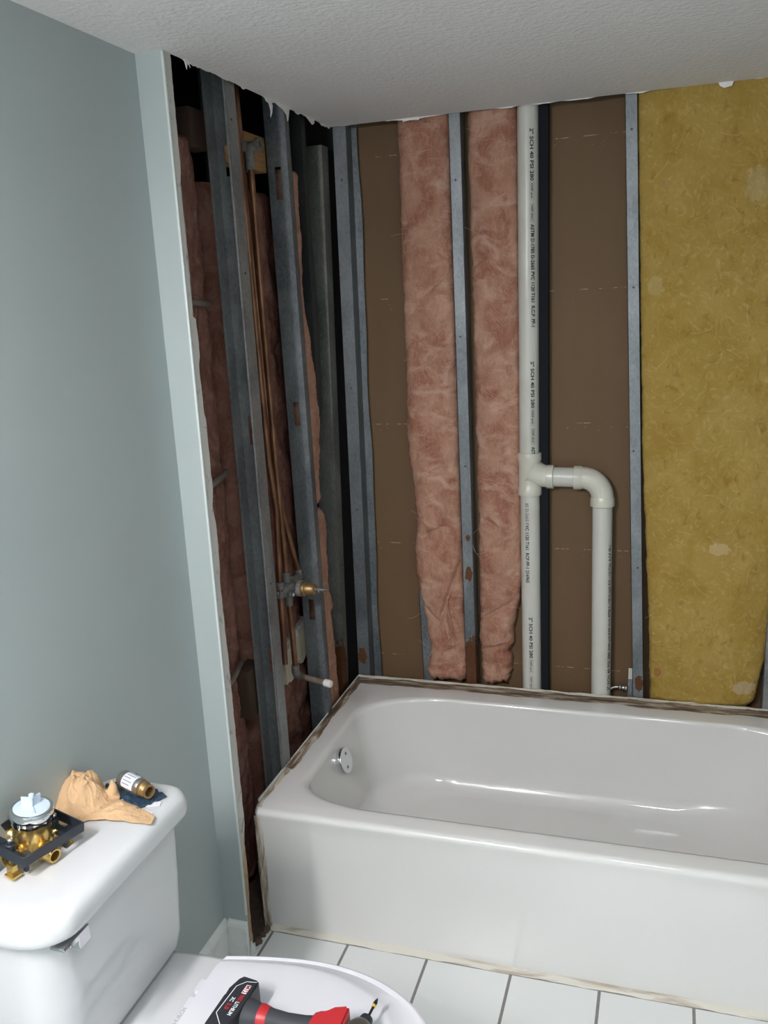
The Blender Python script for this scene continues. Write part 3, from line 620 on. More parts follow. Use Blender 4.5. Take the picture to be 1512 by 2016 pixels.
def vbody(b):
    tube(b, [(-0.060, 0.352, 0.812), (-0.052, 0.365, 0.815), (-0.045, 0.38, 0.818), (-0.042, 0.40, 0.820), (-0.042, 0.44, 0.822), (-0.045, 0.47, 0.824), (-0.050, 0.502, 0.824)], [0.010, 0.014, 0.018, 0.022, 0.020, 0.015, 0.012], 18)
    lathe(b, [(0.0, -0.03), (0.019, -0.028), (0.022, -0.01), (0.020, 0.012), (0.0185, 0.024), (0.023, 0.028), (0.023, 0.042), (0.019, 0.044)], 22, axisM((-0.040, 0.402, 0.820), (1, 0, 0)))
    tube(b, [(-0.045, 0.402, 0.81), (-0.045, 0.405, 0.782), (-0.045, 0.406, 0.765)], [0.014, 0.012, 0.0105], 16)
    lathe(b, [(0, 0), (0.009, 0), (0.010, 0.012), (0.006, 0.018), (0, 0.018)], 14, axisM((-0.032, 0.378, 0.812), (0.9, -0.3, 0)))
    for (a_, c_) in ((0.36, 0.812), (0.45, 0.826), (0.43, 0.835)): bmesh.ops.create_icosphere(b, subdivisions=2, radius=0.012, matrix=Matrix.Translation((-0.047, a_, c_)))
    for v in b.verts: v.co += Vector((1, 1, 1))*0.0016*fr(v.co.x*90, v.co.y*90, v.co.z*90, 3)
sp(vbody, 'valve_body', M_bronze)
sp(lambda b: lathe(b, [(0.016, 0.0), (0.0215, 0.001), (0.0225, 0.006), (0.0215, 0.012), (0.0185, 0.014), (0.0185, 0.026), (0.0165, 0.030), (0.0165, 0.040), (0.012, 0.043), (0.0, 0.043)], 26, axisM((0.000, 0.402, 0.820), (1, 0, 0))), 'bonnet_nut', M_brass_o)
sp(lambda b: lathe(b, [(0.0085, 0.0), (0.0095, 0.002), (0.0095, 0.012), (0.0065, 0.014), (0.0065, 0.024), (0.0045, 0.026), (0.0045, 0.036), (0, 0.0365)], 16, axisM((0.042, 0.402, 0.820), (1, 0, 0))), 'stem', M_steel)
sp(lambda b: lathe(b, [(0.0, 0.0), (0.006, 0), (0.006, 0.004), (0.0035, 0.006), (0, 0.006)], 12, axisM((-0.016, 0.372, 0.812), (0.9, -0.3, 0))), 'check_stop_screw', M_chrome)
sp(lambda b: tube(b, [(-0.045, 0.406, 0.775), (-0.045, 0.412, 0.66), (-0.045, 0.414, 0.560)], 0.0085, 16), 'spout_riser_pipe', M_cop)
sp(lambda b: [tube(b, [(-0.045, 0.414, 0.575), (-0.045, 0.414, 0.552), (-0.043, 0.413, 0.546), (-0.028, 0.411, 0.542)], [0.0115, 0.012, 0.0125, 0.0115], 16)], 'spout_elbow', M_bronze)
sp(lambda b: tube(b, [(-0.03, 0.411, 0.542), (0.02, 0.395, 0.541), (0.068, 0.381, 0.540)], 0.0088, 16), 'spout_stub', M_copd)
sp(lambda b: lathe(b, [(0.0088, 0), (0.0115, 0.001), (0.0112, 0.010), (0.0118, 0.014), (0.0105, 0.022), (0.0085, 0.023)], 18, axisM((0.060, 0.3835, 0.5405), (0.95, -0.29, 0))), 'thread_tape', M_tape)
# wood blocking and other bits in the cavity
wb = tag(box('wood_block', -0.104, -0.064, 0.268, 0.518, 1.972, 2.062, M_wood, bev=0.002), 'light pine block behind the shower elbow between the two left studs', 'wood block')
tag(box('wood_block', -0.112, -0.066, 0.160, 0.245, 0.52, 0.66, M_wood_d, bev=0.002), 'dark wood block screwed beside the first stud low in the left wall', 'wood block')
tag(box('wood_block', -0.135, -0.092, 0.160, 0.247, 1.995, 2.085, M_wood_d, bev=0.002), 'dark wood block high beside the first stud of the left wall', 'wood block')
for pts, lab in (([(-0.085, 0.02, 1.640), (-0.085, 0.11, 1.634), (-0.087, 0.17, 1.630)], 'dark horizontal pipe stub in upper dusky wool beside the green corner'),
                 ([(-0.080, 0.02, 1.180), (-0.082, 0.11, 1.197), (-0.085, 0.17, 1.206), (-0.090, 0.178, 1.207)], 'grey bent pipe stub midway up the first left wall bay'),
                 ([(-0.075, 0.02, 0.655), (-0.083, 0.11, 0.668), (-0.095, 0.18, 0.682)], 'grey slanting pipe stub low in the first left wall bay')):
    bm = bmesh.new(); tube(bm, pts, 0.0082, 14); tag(obj('pipe_stub', bm, M_copd, smooth=True), lab, 'pipe')
# cream scrap of painted board behind the spout riser
def cream():
    pts = [(0.425,0.56),(0.43,0.50),(0.445,0.505),(0.455,0.497),(0.475,0.50),(0.490,0.515),(0.50,0.535),(0.53,0.540),(0.535,0.525),(0.555,0.520),(0.575,0.530),(0.600,0.548),(0.605,0.60),(0.602,0.640),(0.57,0.640),(0.54,0.638),(0.50,0.630),(0.47,0.622),(0.43,0.610)]
    bm = bmesh.new(); M = Matrix(((0,0,1,-0.094),(1,0,0,0),(0,1,0,0),(0,0,0,1))); prism(bm, pts, 0.012, M)
    o = tag(obj('board_scrap', bm, plain('cream_board_paint', (0.56, 0.51, 0.38), 0.6)), 'cream painted board scrap with broken edges behind the tub spout riser', 'board scrap')
    bm = bmesh.new(); n = 26
    rows = [[bm.verts.new((-0.081+0.006*ns(i*1.3, k*2.1, 4), 0.425+0.18*i/n, lerp_tab([(0.425, 0.606), (0.605, 0.638)], 0.425+0.18*i/n)-0.006+0.026*k/3+0.006*ns(i*0.9, k*3, 1)*(1 if k else 0))) for i in range(n+1)] for k in range(4)]
    top = [bm.verts.new((-0.100, v.co.y, v.co.z-0.004)) for v in rows[-1]]; rows.append(top)
    for a, b in zip(rows, rows[1:]):
        for i in range(n): bm.faces.new([a[i], a[i+1], b[i+1], b[i]])
    obj('crumbled_plaster', bm, M_gyp, o)
    return o
cream()

# ================================================================ bathtub
tb = thing('bathtub', 'off white enamelled bathtub along the opened back wall', 'bathtub', (0.75, 0.42, 0.0))
TO = Vector((0.75, 0.42, 0.0)); TX0, TX1, TY1, TH = -0.004, 1.525, 0.836, 0.357
def rrect(x0, x1, y0, y1, rad, n=14):
    # rad = (front-left, front-right, back-right, back-left) as (rx, ry)
    out = []
    for (cx, cy, sx, sy, (rx, ry), a0) in ((x1, y0, -1, 1, rad[1], -90), (x1, y1, -1, -1, rad[2], 0), (x0, y1, 1, -1, rad[3], 90), (x0, y0, 1, 1, rad[0], 180)):
        for i in range(n+1):
            a = R(a0+90*i/n); out.append((cx+sx*rx+rx*math.cos(a), cy+sy*ry+ry*math.sin(a)))
    return out
def resample(pts, N):
    L = [0]
    for a, b in zip(pts, pts[1:]+pts[:1]): L.append(L[-1]+math.hypot(b[0]-a[0], b[1]-a[1]))
    out = []; j = 0
    for k in range(N):
        t = L[-1]*k/N
        while L[j+1] < t: j += 1
        f_ = (t-L[j])/max(1e-9, L[j+1]-L[j]); a = pts[j]; b = pts[(j+1) % len(pts)]; out.append((a[0]+(b[0]-a[0])*f_, a[1]+(b[1]-a[1])*f_))
    return out
def tub_body():
    bm = bmesh.new(); n = 16; loops = []
    def add(x0, x1, y0, y1, r, z): loops.append([Vector((x, y, z))-TO for x, y in rrect(x0, x1, y0, y1, r, n)])
    e = 0.004
    sq = lambda a: ((a, a),)*4
    add(TX0+e, TX1-e, 0.006, TY1-e, sq(0.010), 0.0)
    add(TX0+e, TX1-e, 0.006, TY1-e, sq(0.010), 0.02)
    add(TX0+e, TX1-e, 0.003, TY1-e, sq(0.010), 0.30)
    add(TX0+e, TX1-e, 0.001, TY1-e, sq(0.010), 0.325)
    for a in (0, 20, 40, 60, 80, 90):
        k = 0.016; q = 0.6*k*(1-math.cos(R(a))); add(TX0+e*0+q*0.2, TX1, -0.003+k*(1-math.cos(R(a))), TY1, sq(0.012), TH-0.005-k+k*math.sin(R(a)))
    rr0 = ((0.215, 0.115), (0.215, 0.115), (0.26, 0.17), (0.26, 0.17))
    add(TX0+0.02, TX1-0.02, 0.034, TY1-0.014, sq(0.02), TH-0.001)
    add(0.050, 1.47, 0.052, 0.775, ((0.20, 0.10), (0.2, 0.1), (0.20, 0.12), (0.20, 0.12)), TH-0.001)
    def ring(d, z, k=1.0, bx_=0.0):   # d = inset from the inner rim
        add(0.082+d*1.05+bx_, 1.445-d*2.2, 0.064+d*0.72, 0.722-d*0.50, tuple((max(0.08, a-d*0.45), max(0.06, b+d*0.35)) for a, b in rr0), z)
    for a in range(0, 91, 15):
        rr_ = 0.020; ring(-0.018+rr_*math.sin(R(a)), TH-0.001-rr_*0.8+rr_*0.8*math.cos(R(a)))
    for k in range(1, 9): ring(0.006*k, TH-0.014-0.207*(k/8)**0.96)
    for a in range(6, 91, 7): ring(0.048+0.105*(1-math.cos(R(a))), TH-0.221-0.078*math.sin(R(a)))
    ring(0.19, TH-0.2995); ring(0.25, TH-0.3005)
    rs = loft(bm, loops, cap0=True, cap1=True)
    return obj('basin', bm, M_tub, tb, auto=60)
tub_body()
# tile flange lips
bm = bmesh.new(); bx(bm, TX0-TO.x, TX0+0.004-TO.x, 0.03-TO.y, TY1-TO.y, TH-0.002, TH+0.006); bx(bm, TX0-TO.x, TX1-TO.x, TY1-0.004-TO.y, TY1-TO.y, TH-0.002, TH+0.006)
obj('flange_lip', bm, M_trim, tb)
def residue(p0, p1, side, w0, w1, n, m, seed, up, h=0.003, name='caulk_residue'):
    p0 = Vector(p0)-TO; p1 = Vector(p1)-TO; side = Vector(side); up = Vector(up); bm = bmesh.new(); rows = []
    for i in range(n+1):
        s = i/n; p = p0.lerp(p1, s); w_ = w0+(w1-w0)*max(0, min(1, 0.5+0.8*fr(s*n*0.022+seed, seed, 0, 6))); row = []
        for k in range(9):
            q = k/8; hh = h*(0.35+0.65*(1-q))*(1+0.5*fr(s*n*0.05, q*5, seed, 4)) if k < 8 else -0.0008
            row.append(bm.verts.new(p+side*(w_*q)+up*hh))
        rows.append(row)
    base = [[bm.verts.new(rows[i][k].co-up*(rows[i][k].co-p0).dot(up)-up*0.001) for i in range(n+1)] for k in (0, 8)]
    for i in range(n):
        for k in range(8): bm.faces.new([rows[i][k], rows[i][k+1], rows[i+1][k+1], rows[i+1][k]])
        bm.faces.new([rows[i][0], rows[i+1][0], base[0][i+1], base[0][i]])
    return obj(name, bm, m, tb, smooth=True)
residue((TX0+0.003, 0.20, TH), (TX0+0.003, TY1-0.004, TH), (1, 0, 0), 0.016, 0.028, 220, M_caulk_y, 3, (0, 0, 1), 0.004)
residue((TX0+0.003, 0.012, TH-0.006), (TX0+0.003, 0.21, TH), (1, 0, 0), 0.010, 0.024, 90, M_caulk_l, 5, (0, 0, 1), 0.004)
residue((TX0+0.003, TY1-0.003, TH), (TX1, TY1-0.003, TH), (0, -1, 0), 0.036, 0.050, 460, M_caulk, 8, (0, 0, 1), 0.005)
residue((TX0+0.003, TY1-0.0, TH+0.002), (TX1, TY1-0.0, TH+0.002), (0, -1, 0), 0.006, 0.018, 460, M_cream, 12, (0, 0, 1), 0.006)
residue((TX0+0.001, 0.0005, TH-0.022), (TX0+0.004, 0.004, 0.004), (1, 0, 0), 0.015, 0.021, 140, M_caulk_z, 15, (0, -1, 0), 0.004)
residue((TX0+0.0, 0.0030, 0.20), (TX0+0.003, 0.0040, 0.0), (1, 0, 0), 0.008, 0.016, 90, M_caulk_z, 19, (0, -1, 0), 0.0042)
# overflow plate
ov = bmesh.new(); Mo = axisM(Vector((0.0985, 0.385, 0.292))-TO, (0.955, -0.02, 0.28))
lathe(ov, [(0.0, -0.006), (0.037, -0.006), (0.0385, -0.002), (0.0385, 0.0115), (0.0375, 0.0135), (0.034, 0.0142), (0.0, 0.0145)], 40, Mo); op = obj('overflow_plate', ov, M_chrome, tb, auto=30)
M_ovs = plain('overflow_screw', (0.20, 0.20, 0.20), 0.4, 0.8)
for dy in (-0.0185, 0.0185):
    sm = bmesh.new(); lathe(sm, [(0.0, 0.0149), (0.0046, 0.0149), (0.0046, 0.0142)], 14, Mo @ Matrix.Translation((dy*0.35, dy, 0)), cap=False); obj('screw', sm, M_ovs, op)

# caulk bead along the floor
bm = bmesh.new(); rows = []
for i in range(241):
    s = i/240; x_ = 0.02+1.5*s; w_ = 0.009+0.004*fr(s*16, 1, 1); rows.append([bm.verts.new(Vector((x_, y_, z_))-TO) for y_, z_ in ((0.007, 0.008+0.001*ns(s*30, 0, 0)), (0.003-w_*0.4, 0.005), (0.001-w_, 0.002), (-0.002-w_-0.001*ns(s*50, 3, 0), 0.0))])
for a, b in zip(rows, rows[1:]):
    for k in range(3): bm.faces.new([a[k], a[k+1], b[k+1], b[k]])
obj('floor_caulk', bm, M_cream, tb, smooth=True)
# rubble in the gap between the green corner and the tub
rnd = random.Random(4)
for i in range(9):
    bm = bmesh.new(); bmesh.ops.create_icosphere(bm, subdivisions=2, radius=1.0)
    sx, sy, sz = rnd.uniform(0.006, 0.012), rnd.uniform(0.006, 0.014), rnd.uniform(0.004, 0.008)
    for v in bm.verts: v.co = Vector((v.co.x*sx, v.co.y*sy, v.co.z*sz))*(1+0.45*ns(v.co.x*2+i, v.co.y*2, v.co.z*2))
    o = obj('rubble', bm, M_dirt, loc=(rnd.uniform(-0.03, 0.018), rnd.uniform(-0.08, -0.005), 0.0)); o.location.z = sz*0.8 if o.location.x > 0.002 else -0.021+sz*0.8
    tag(o, 'small dark crumb of plaster in the gap beside the tub foot', 'rubble', 'plaster crumbs in the gap beside the tub')

# ================================================================ toilet
tl = thing('toilet', 'white toilet with closed lid standing against the green wall', 'toilet', (0.20, -0.745, 0.0))
LO = Vector((0.20, -0.745, 0.0))
def lp(x0, x1, y0, y1, rad, z, n=12): return [Vector((x, y, z))-LO for x, y in rrect(x0, x1, y0, y1, rad, n)]
def rad4(f_, b_): return ((b_, b_), (f_, f_), (f_, f_), (b_, b_))   # front = +x side
# tank
bm = bmesh.new(); loops = []
for z, i_, f_ in ((0.392, 0.045, 0.05), (0.394, 0.036, 0.05), (0.402, 0.024, 0.05), (0.418, 0.014, 0.05), (0.45, 0.008, 0.048), (0.56, 0.003, 0.045), (0.69, 0.0, 0.042)):
    loops.append(lp(-0.034+i_*0.2, 0.123-i_*0.75, -0.920+i_*1.1, -0.517-i_*0.7, ((0.02, 0.02), (0.07, 0.07), (f_, f_), (0.02, 0.02)), z))
loft(bm, loops); obj('tank', bm, M_china, tl, auto=50)
bm = bmesh.new(); loops = []
L4 = lambda d, z: lp(-0.044+d, 0.150-d, -0.936+d, -0.506-d, ((0.025, 0.025), (0.085, 0.065), (0.050-d*0.3, 0.045-d*0.3), (0.025, 0.025)), z)
for d, z in ((0.012, 0.690), (0.004, 0.690), (0.001, 0.694), (0.0, 0.702), (0.0, 0.716), (0.002, 0.724), (0.006, 0.730), (0.012, 0.7335), (0.022, 0.7355), (0.04, 0.736)): loops.append(L4(d, z))
loft(bm, loops); obj('tank_lid', bm, M_china, tl, auto=50)
# bowl, deck and base
bm = bmesh.new(); loops = []
def egg(x0, x1, hw, z, n=48, sq=2.3):
    out = []; cx = x0+(x1-x0)*0.40
    for k in range(n):
        a = 2*math.pi*k/n; c, s = math.cos(a), math.sin(a); rx = (x1-cx) if c > 0 else (cx-x0)
        e = 2.0/(2.1 if c > 0 else sq*1.6)
        out.append(Vector((cx+rx*math.copysign(abs(c)**e, c), -0.745+hw*math.copysign(abs(s)**e, s), z))-LO)
    return out
for x0, x1, hw, z in ((0.10, 0.50, 0.11, 0.0), (0.11, 0.49, 0.105, 0.03), (0.13, 0.47, 0.095, 0.12), (0.10, 0.54, 0.12, 0.20), (0.03, 0.61, 0.165, 0.29), (-0.01, 0.645, 0.190, 0.355), (-0.02, 0.655, 0.197, 0.385), (-0.016, 0.652, 0.194, 0.392), (0.0, 0.64, 0.185, 0.394)): loops.append(egg(x0, x1, hw, z))
loft(bm, loops); obj('bowl', bm, M_china, tl, smooth=True)
# seat and lid: flat hinge edge along y, rounded front
def dee(x0, x1, hw, z, n=40, corner=0.02, p=2.15):
    # outline of the lid: straight back edge at x0, elongated round front at x1
    out = []; xm = x0+(x1-x0)*0.42
    for k in range(n+1):
        a = -math.pi/2+math.pi*k/n; c, s = math.cos(a), math.sin(a)
        out.append((xm+(x1-xm)*max(0, c)**(2/p), hw*math.copysign(abs(s)**(2/p), s)))
    xb = x0; hb = hw*0.86; m_ = 10
    left = [(xm+(xb+corner-xm)*k/m_, hw-(hw-hb)*(k/m_)**1.6) for k in range(1, m_+1)]; left.append((xb+corner*0.25, hb-corner*0.25)); left.append((xb, hb-corner))
    out += left + [(x, -y) for x, y in left[::-1]]
    return [Vector((x, -0.745+y, z))-LO for x, y in out]
bm = bmesh.new(); loft(bm, [dee(0.205+d, 0.675-d, 0.203-d, z) for d, z in ((0.008, 0.395), (0.001, 0.398), (0.0, 0.404), (0.003, 0.411), (0.01, 0.413))]); obj('seat_ring', bm, M_seat, tl, auto=50)
bm = bmesh.new()
loft(bm, [dee(0.222, 0.668-dx, 0.200-dy, z, corner=0.010) for dx, dy, z in ((0.006, 0.006, 0.4135), (0.001, 0.001, 0.4145), (0.0, 0.0, 0.4185), (0.002, 0.002, 0.4225), (0.007, 0.005, 0.4240), (0.014, 0.009, 0.4232), (0.020, 0.012, 0.4222), (0.058, 0.026, 0.4280), (0.064, 0.030, 0.4305), (0.072, 0.036, 0.4315), (0.10, 0.06, 0.4322))]); obj('seat_lid', bm, M_seat, tl, auto=25)
for yy in (-0.645, -0.845):
    hb = bmesh.new(); bx(hb, 0.196-LO.x, 0.224-LO.x, yy-0.018-LO.y, yy+0.018-LO.y, 0.393, 0.4115); bmesh.ops.bevel(hb, geom=hb.edges[:], offset=0.004, segments=2, affect='EDGES'); obj('hinge', hb, M_seat, tl, auto=40)
me, wd = text_mesh('CHURCH', 0.011, extr=0.0003); me.transform(Matrix.Translation(Vector((0.2035, -0.745, 0.4096))-LO) @ Matrix.Rotation(R(90), 4, 'Z')); 
bb = bmesh.new(); bx(bb, 0.196-LO.x, 0.221-LO.x, -0.82-LO.y, -0.67-LO.y, 0.3935, 0.4095); bmesh.ops.bevel(bb, geom=bb.edges[:], offset=0.003, segments=2, affect='EDGES'); hbar = obj('hinge_bar', bb, M_seat, tl, auto=40)
link('embossed_lettering', me, plain('emboss_grey', (0.40, 0.40, 0.42), 0.4), hbar)
# flush lever
fl = bmesh.new()
for (x0, x1, y0, y1, z0, z1) in ((0.118, 0.143, -0.868, -0.840, 0.654, 0.682), (0.117, 0.144, -0.905, -0.841, 0.677, 0.683), (0.126, 0.139, -0.884, -0.862, 0.666, 0.679)):
    vs = bx(fl, x0-LO.x, x1-LO.x, y0-LO.y, y1-LO.y, z0, z1)
    bmesh.ops.bevel(fl, geom=[e_ for e_ in fl.edges if all(v in vs for v in e_.verts)], offset=0.0015, segments=2, affect='EDGES')
obj('flush_lever', fl, M_chrome, tl, auto=35)

# ================================================================ things on the tank
ZT = 0.7362
# new mixing valve with plaster guard
nv = thing('shower_valve', 'new brass shower valve in black plastic guard on the toilet tank', 'shower valve', (-0.004, -0.778, ZT+0.005), (R(-3), R(6), R(-12)))
M_blk = plain('black_guard_plastic', (0.018, 0.022, 0.032), 0.35)
M_cap = plain('pale_blue_plastic', (0.52, 0.60, 0.70), 0.4)
def nvb(fn, name, m, parent=None, auto=40):
    bm = bmesh.new(); fn(bm); return obj(name, bm, m, parent or nv, auto=auto)
def rough_body(b):
    lathe(b, [(0, 0.010), (0.018, 0.010), (0.024, 0.014), (0.027, 0.022), (0.030, 0.036), (0.0315, 0.040), (0.0315, 0.072), (0.029, 0.074), (0.0, 0.074)], 34)
    for d in ((1, 0, 0), (-1, 0, 0), (0, 1, 0), (0, -1, 0)):
        lathe(b, [(0.0, 0.0), (0.013, 0.0), (0.014, 0.020), (0.0155, 0.026), (0.0155, 0.032), (0.0125, 0.033)], 22, axisM((0, 0, 0.017), d), cap=False)
nvb(rough_body, 'valve_body', M_brass)
def port(b, d):
    prof = [(0.0115, 0.033)]
    for i in range(6): prof += [(0.0128, 0.035+i*0.003), (0.0120, 0.0365+i*0.003)]
    prof += [(0.0118, 0.054), (0.0090, 0.054), (0.0085, 0.050), (0.0085, 0.036)]
    lathe(b, prof, 24, axisM((0, 0, 0.017), d), cap=False)
for d in ((1, 0, 0), (-1, 0, 0), (0, 1, 0), (0, -1, 0)): nvb(lambda b: port(b, d), 'threaded_port', M_brass)
def foot(b, y):
    bx(b, 0.012, 0.026, y-0.005, y+0.005, 0.001, 0.020); bx(b, 0.012, 0.032, y-0.010, y+0.008, 0.0005, 0.0040)
nvb(lambda b: foot(b, -0.056), 'mounting_foot', M_brass); nvb(lambda b: foot(b, 0.050), 'mounting_foot', M_brass)
nvb(lambda b: lathe(b, [(0.029, 0.064), (0.0335, 0.065), (0.0340, 0.072), (0.0352, 0.074), (0.0352, 0.086), (0.0340, 0.0885), (0.0300, 0.0885), (0.0295, 0.086), (0.0, 0.086)], 44), 'steel_collar', M_chrome)
def capf(b):
    k = 0.012
    lathe(b, [(0, 0.0735+k), (0.0292, 0.0735+k), (0.0295, 0.0765+k), (0.0285, 0.0775+k), (0.0, 0.0775+k)], 40)
    for a in (90, 210, 330):
        Mr = Matrix.Rotation(R(a), 4, 'Z'); bx(b, 0.0, 0.017 if a != 330 else 0.024, -0.0014, 0.0014, 0.077+k, 0.094+k if a != 330 else 0.0795+k, Mr)
    lathe(b, [(0, 0.094+k), (0.0045, 0.094+k), (0.0045, 0.100+k), (0.003, 0.101+k), (0, 0.101+k)], 14)
    tube(b, [(0, 0, 0.077+k), (0, 0, 0.096+k)], 0.0028, 10)
nvb(capf, 'cap', M_cap)
def guard(b):
    z0, z1 = 0.030, 0.047; a, c, t = 0.054, 0.062, 0.0028
    bx(b, -a, a, -c, -c+t, z0, z1); bx(b, -a, a, c-t, c, z0, z1); bx(b, a-t, a, -c+t, c-t, z0, z1); bx(b, -a, -a+t, -c+t, c-t, z0, z1)
    for s in (-1, 1):
        bx(b, -a+t, a-t, s*0.044-0.004, s*0.044+0.004, z0, z0+0.003)
        bx(b, -0.030, -0.022, s*0.044-0.016, s*0.044+0.014, z0, z0+0.003)
        bx(b, 0.022, 0.030, s*0.044-0.016, s*0.044+0.014, z0, z0+0.003)
        bx(b, 0.030, 0.036, s*0.040-0.003, s*0.040+0.003, 0.004, z0+0.003)
    for s in (-1, 1): bx(b, s*0.040-0.010, s*0.040+0.010, -c+t, -0.030, z0, z0+0.003); bx(b, s*0.040-0.010, s*0.040+0.010, 0.030, c-t, z0, z0+0.003)
nvb(guard, 'plaster_guard', M_blk)
for q_ in (-1, 1):
    cs = nvb(lambda b: lathe(b, [(0, 0.018), (0.0085, 0.018), (0.0085, 0.042), (0.006, 0.044), (0.006, 0.048), (0, 0.048)], 18, Matrix.Translation((0, q_*0.044, 0))), 'check_stop', M_blk)
    nvb(lambda b: bmesh.ops.create_uvsphere(b, u_segments=12, v_segments=8, radius=0.0055, matrix=Matrix.Translation((0, q_*0.044, 0.049))), 'stop_screw', M_chrome, cs)
# tan cloth
def cloth():
    nu, nv_ = 130, 130; bm = bmesh.new(); V = []
    main = [(0, 0.0)]
    for j in range(nv_+1):
        row = []
        for i in range(nu+1):
            u = i/nu*2-1; v = j/nv_*2-1
            # map a square to a crumpled star: corners pulled out
            r_ = max(abs(u), abs(v)); ang = math.atan2(v, u)
            pull = lerp_tab([(-180, 0.078), (-150, 0.066), (-125, 0.062), (-100, 0.074), (-80, 0.064), (-60, 0.056), (-35, 0.072), (-22, 0.100), (-12, 0.150), (-4, 0.140), (6, 0.085), (20, 0.052), (60, 0.050), (95, 0.050), (120, 0.066), (150, 0.086), (180, 0.078)], math.degrees(ang))
            x_ = math.cos(ang)*r_*pull; y_ = math.sin(ang)*r_*pull
            e1 = (x_+0.026)**2/0.00155+(y_-0.004)**2/0.00135
            hgt = 0.044*math.exp(-e1*e1*0.7) + 0.010*math.exp(-((x_-0.06)**2+(y_+0.010)**2)/0.0012)
            for (px_, py_, ph, pr) in ((-0.008, 0.034, 0.016, 0.007), (0.028, 0.032, 0.036, 0.0060), (-0.040, 0.022, 0.008, 0.012)):
                hgt += ph*math.exp(-((x_-px_)**2+(y_-py_)**2)/(2*pr*pr))
            rg = 1-abs(ns(x_*30+3, y_*30+0.4*math.sin(x_*60), 0.5))*2.2; rg2 = 1-abs(ns(x_*60+y_*30, y_*70, 4.5))*2.2
            fold = max(0, rg)**2*0.009 + max(0, rg2)**2*0.003 + 0.0015*fr(x_*120, y_*120, 1)
            z_ = hgt*(1-0.5*r_**6) + fold*(1-0.8*r_**2)*(0.35+min(1, hgt/0.02)*0.65)+0.0016
            row.append(bm.verts.new((x_+0.004*ns(z_*60, y_*30, 2), y_+0.004*ns(z_*50, x_*30, 5), z_)))
        V.append(row)
    for j in range(nv_):
        for i in range(nu): bm.faces.new([V[j][i], V[j][i+1], V[j+1][i+1], V[j+1][i]])
    g = Mt('tan_cloth', 0.9, spec=0.15).use_object(); g.color(g.mix(g.noise(25, 4), (0.52, 0.335, 0.185), (0.60, 0.405, 0.235))).bump(g.math('ADD', g.noise(70, 6, 0.8), g.math('MULTIPLY', g.noise(420, 4), 0.15)), 0.7, 0.004)
    o = obj('cloth', bm, g.m, smooth=True); o.location = (-0.002, -0.618, ZT)
    sd = o.modifiers.new('thick', 'SOLIDIFY'); sd.thickness = 0.0012; sd.offset = 1
    return tag(o, 'crumpled tan cloth lying on the toilet tank', 'cloth')
cloth()
# steel and brass fitting in clear bag on a navy bag
bg = bmesh.new(); n = 26; V = []
for j in range(n+1):
    V.append([bg.verts.new((-0.062+0.124*i/n+0.004*ns(j*0.3, i*0.1, 1), -0.032+0.064*j/n+0.004*ns(i*0.3, j*0.1, 4), 0.0015+0.008*abs(ns(i*0.24, j*0.3, 2))+0.003*abs(ns(i*0.7, j*0.7, 2)))) for i in range(n+1)])
for j in range(n):
    for i in range(n): bg.faces.new([V[j][i], V[j][i+1], V[j+1][i+1], V[j+1][i]])
bag = obj('plastic_bag', bg, plain('navy_film', (0.03, 0.055, 0.09), 0.18), smooth=True, loc=(0.056, -0.562, ZT)); bag.rotation_euler = (0, 0, R(-30))
sd = bag.modifiers.new('thick', 'SOLIDIFY'); sd.thickness = 0.0006
tag(bag, 'flat navy blue plastic bag under the steel fitting on the tank', 'plastic bag')
pf = thing('pipe_fitting', 'steel cylinder fitting with brass threaded end and white label on tank', 'pipe fitting', (0.066, -0.576, ZT+0.0275), (0, 0, R(-22)))
bm = bmesh.new(); Mx = axisM((0, 0, 0), (1, 0, 0)); lathe(bm, [(0, -0.040), (0.012, -0.040), (0.0155, -0.037), (0.0165, -0.033), (0.0165, 0.018), (0.0150, 0.022), (0.013, 0.026), (0.0, 0.026)], 34, Mx); obj('barrel', bm, M_steel, pf, auto=35)
bm = bmesh.new(); prof = [(0.0, 0.024), (0.0145, 0.024), (0.0145, 0.031)]
for i in range(4): prof += [(0.0130, 0.032+0.003*i), (0.0122, 0.0335+0.003*i)]
prof += [(0.0125, 0.046), (0.0093, 0.046), (0.0088, 0.030), (0, 0.030)]; lathe(bm, prof, 30, Mx, cap=False); obj('threaded_end', bm, M_brass_o, pf, auto=35)
bm = bmesh.new(); prev = None
for k in range(21):
    a = R(-35+130*k/20); cur = [bm.verts.new((xx, -0.0168*math.sin(a), 0.0168*math.cos(a))) for xx in (-0.020, 0.014)]
    if prev: bm.faces.new([prev[0], cur[0], cur[1], prev[1]])
    prev = cur
lab = obj('paper_label', bm, plain('white_label_paper', (0.70, 0.72, 0.78), 0.5), pf, smooth=True)
bm = bmesh.new()
for q in range(5):
    prev = None; a0 = -20+q*21
    for k in range(5):
        a = R(a0+k*2.0); cur = [bm.verts.new((xx, -0.01695*math.sin(a), 0.01695*math.cos(a))) for xx in (-0.017, (0.008, 0.010, 0.002, 0.009, 0.005)[q])]
        if prev: bm.faces.new([prev[0], cur[0], cur[1], prev[1]])
        prev = cur
obj('label_print', bm, plain('label_ink', (0.30, 0.32, 0.38), 0.6), lab)
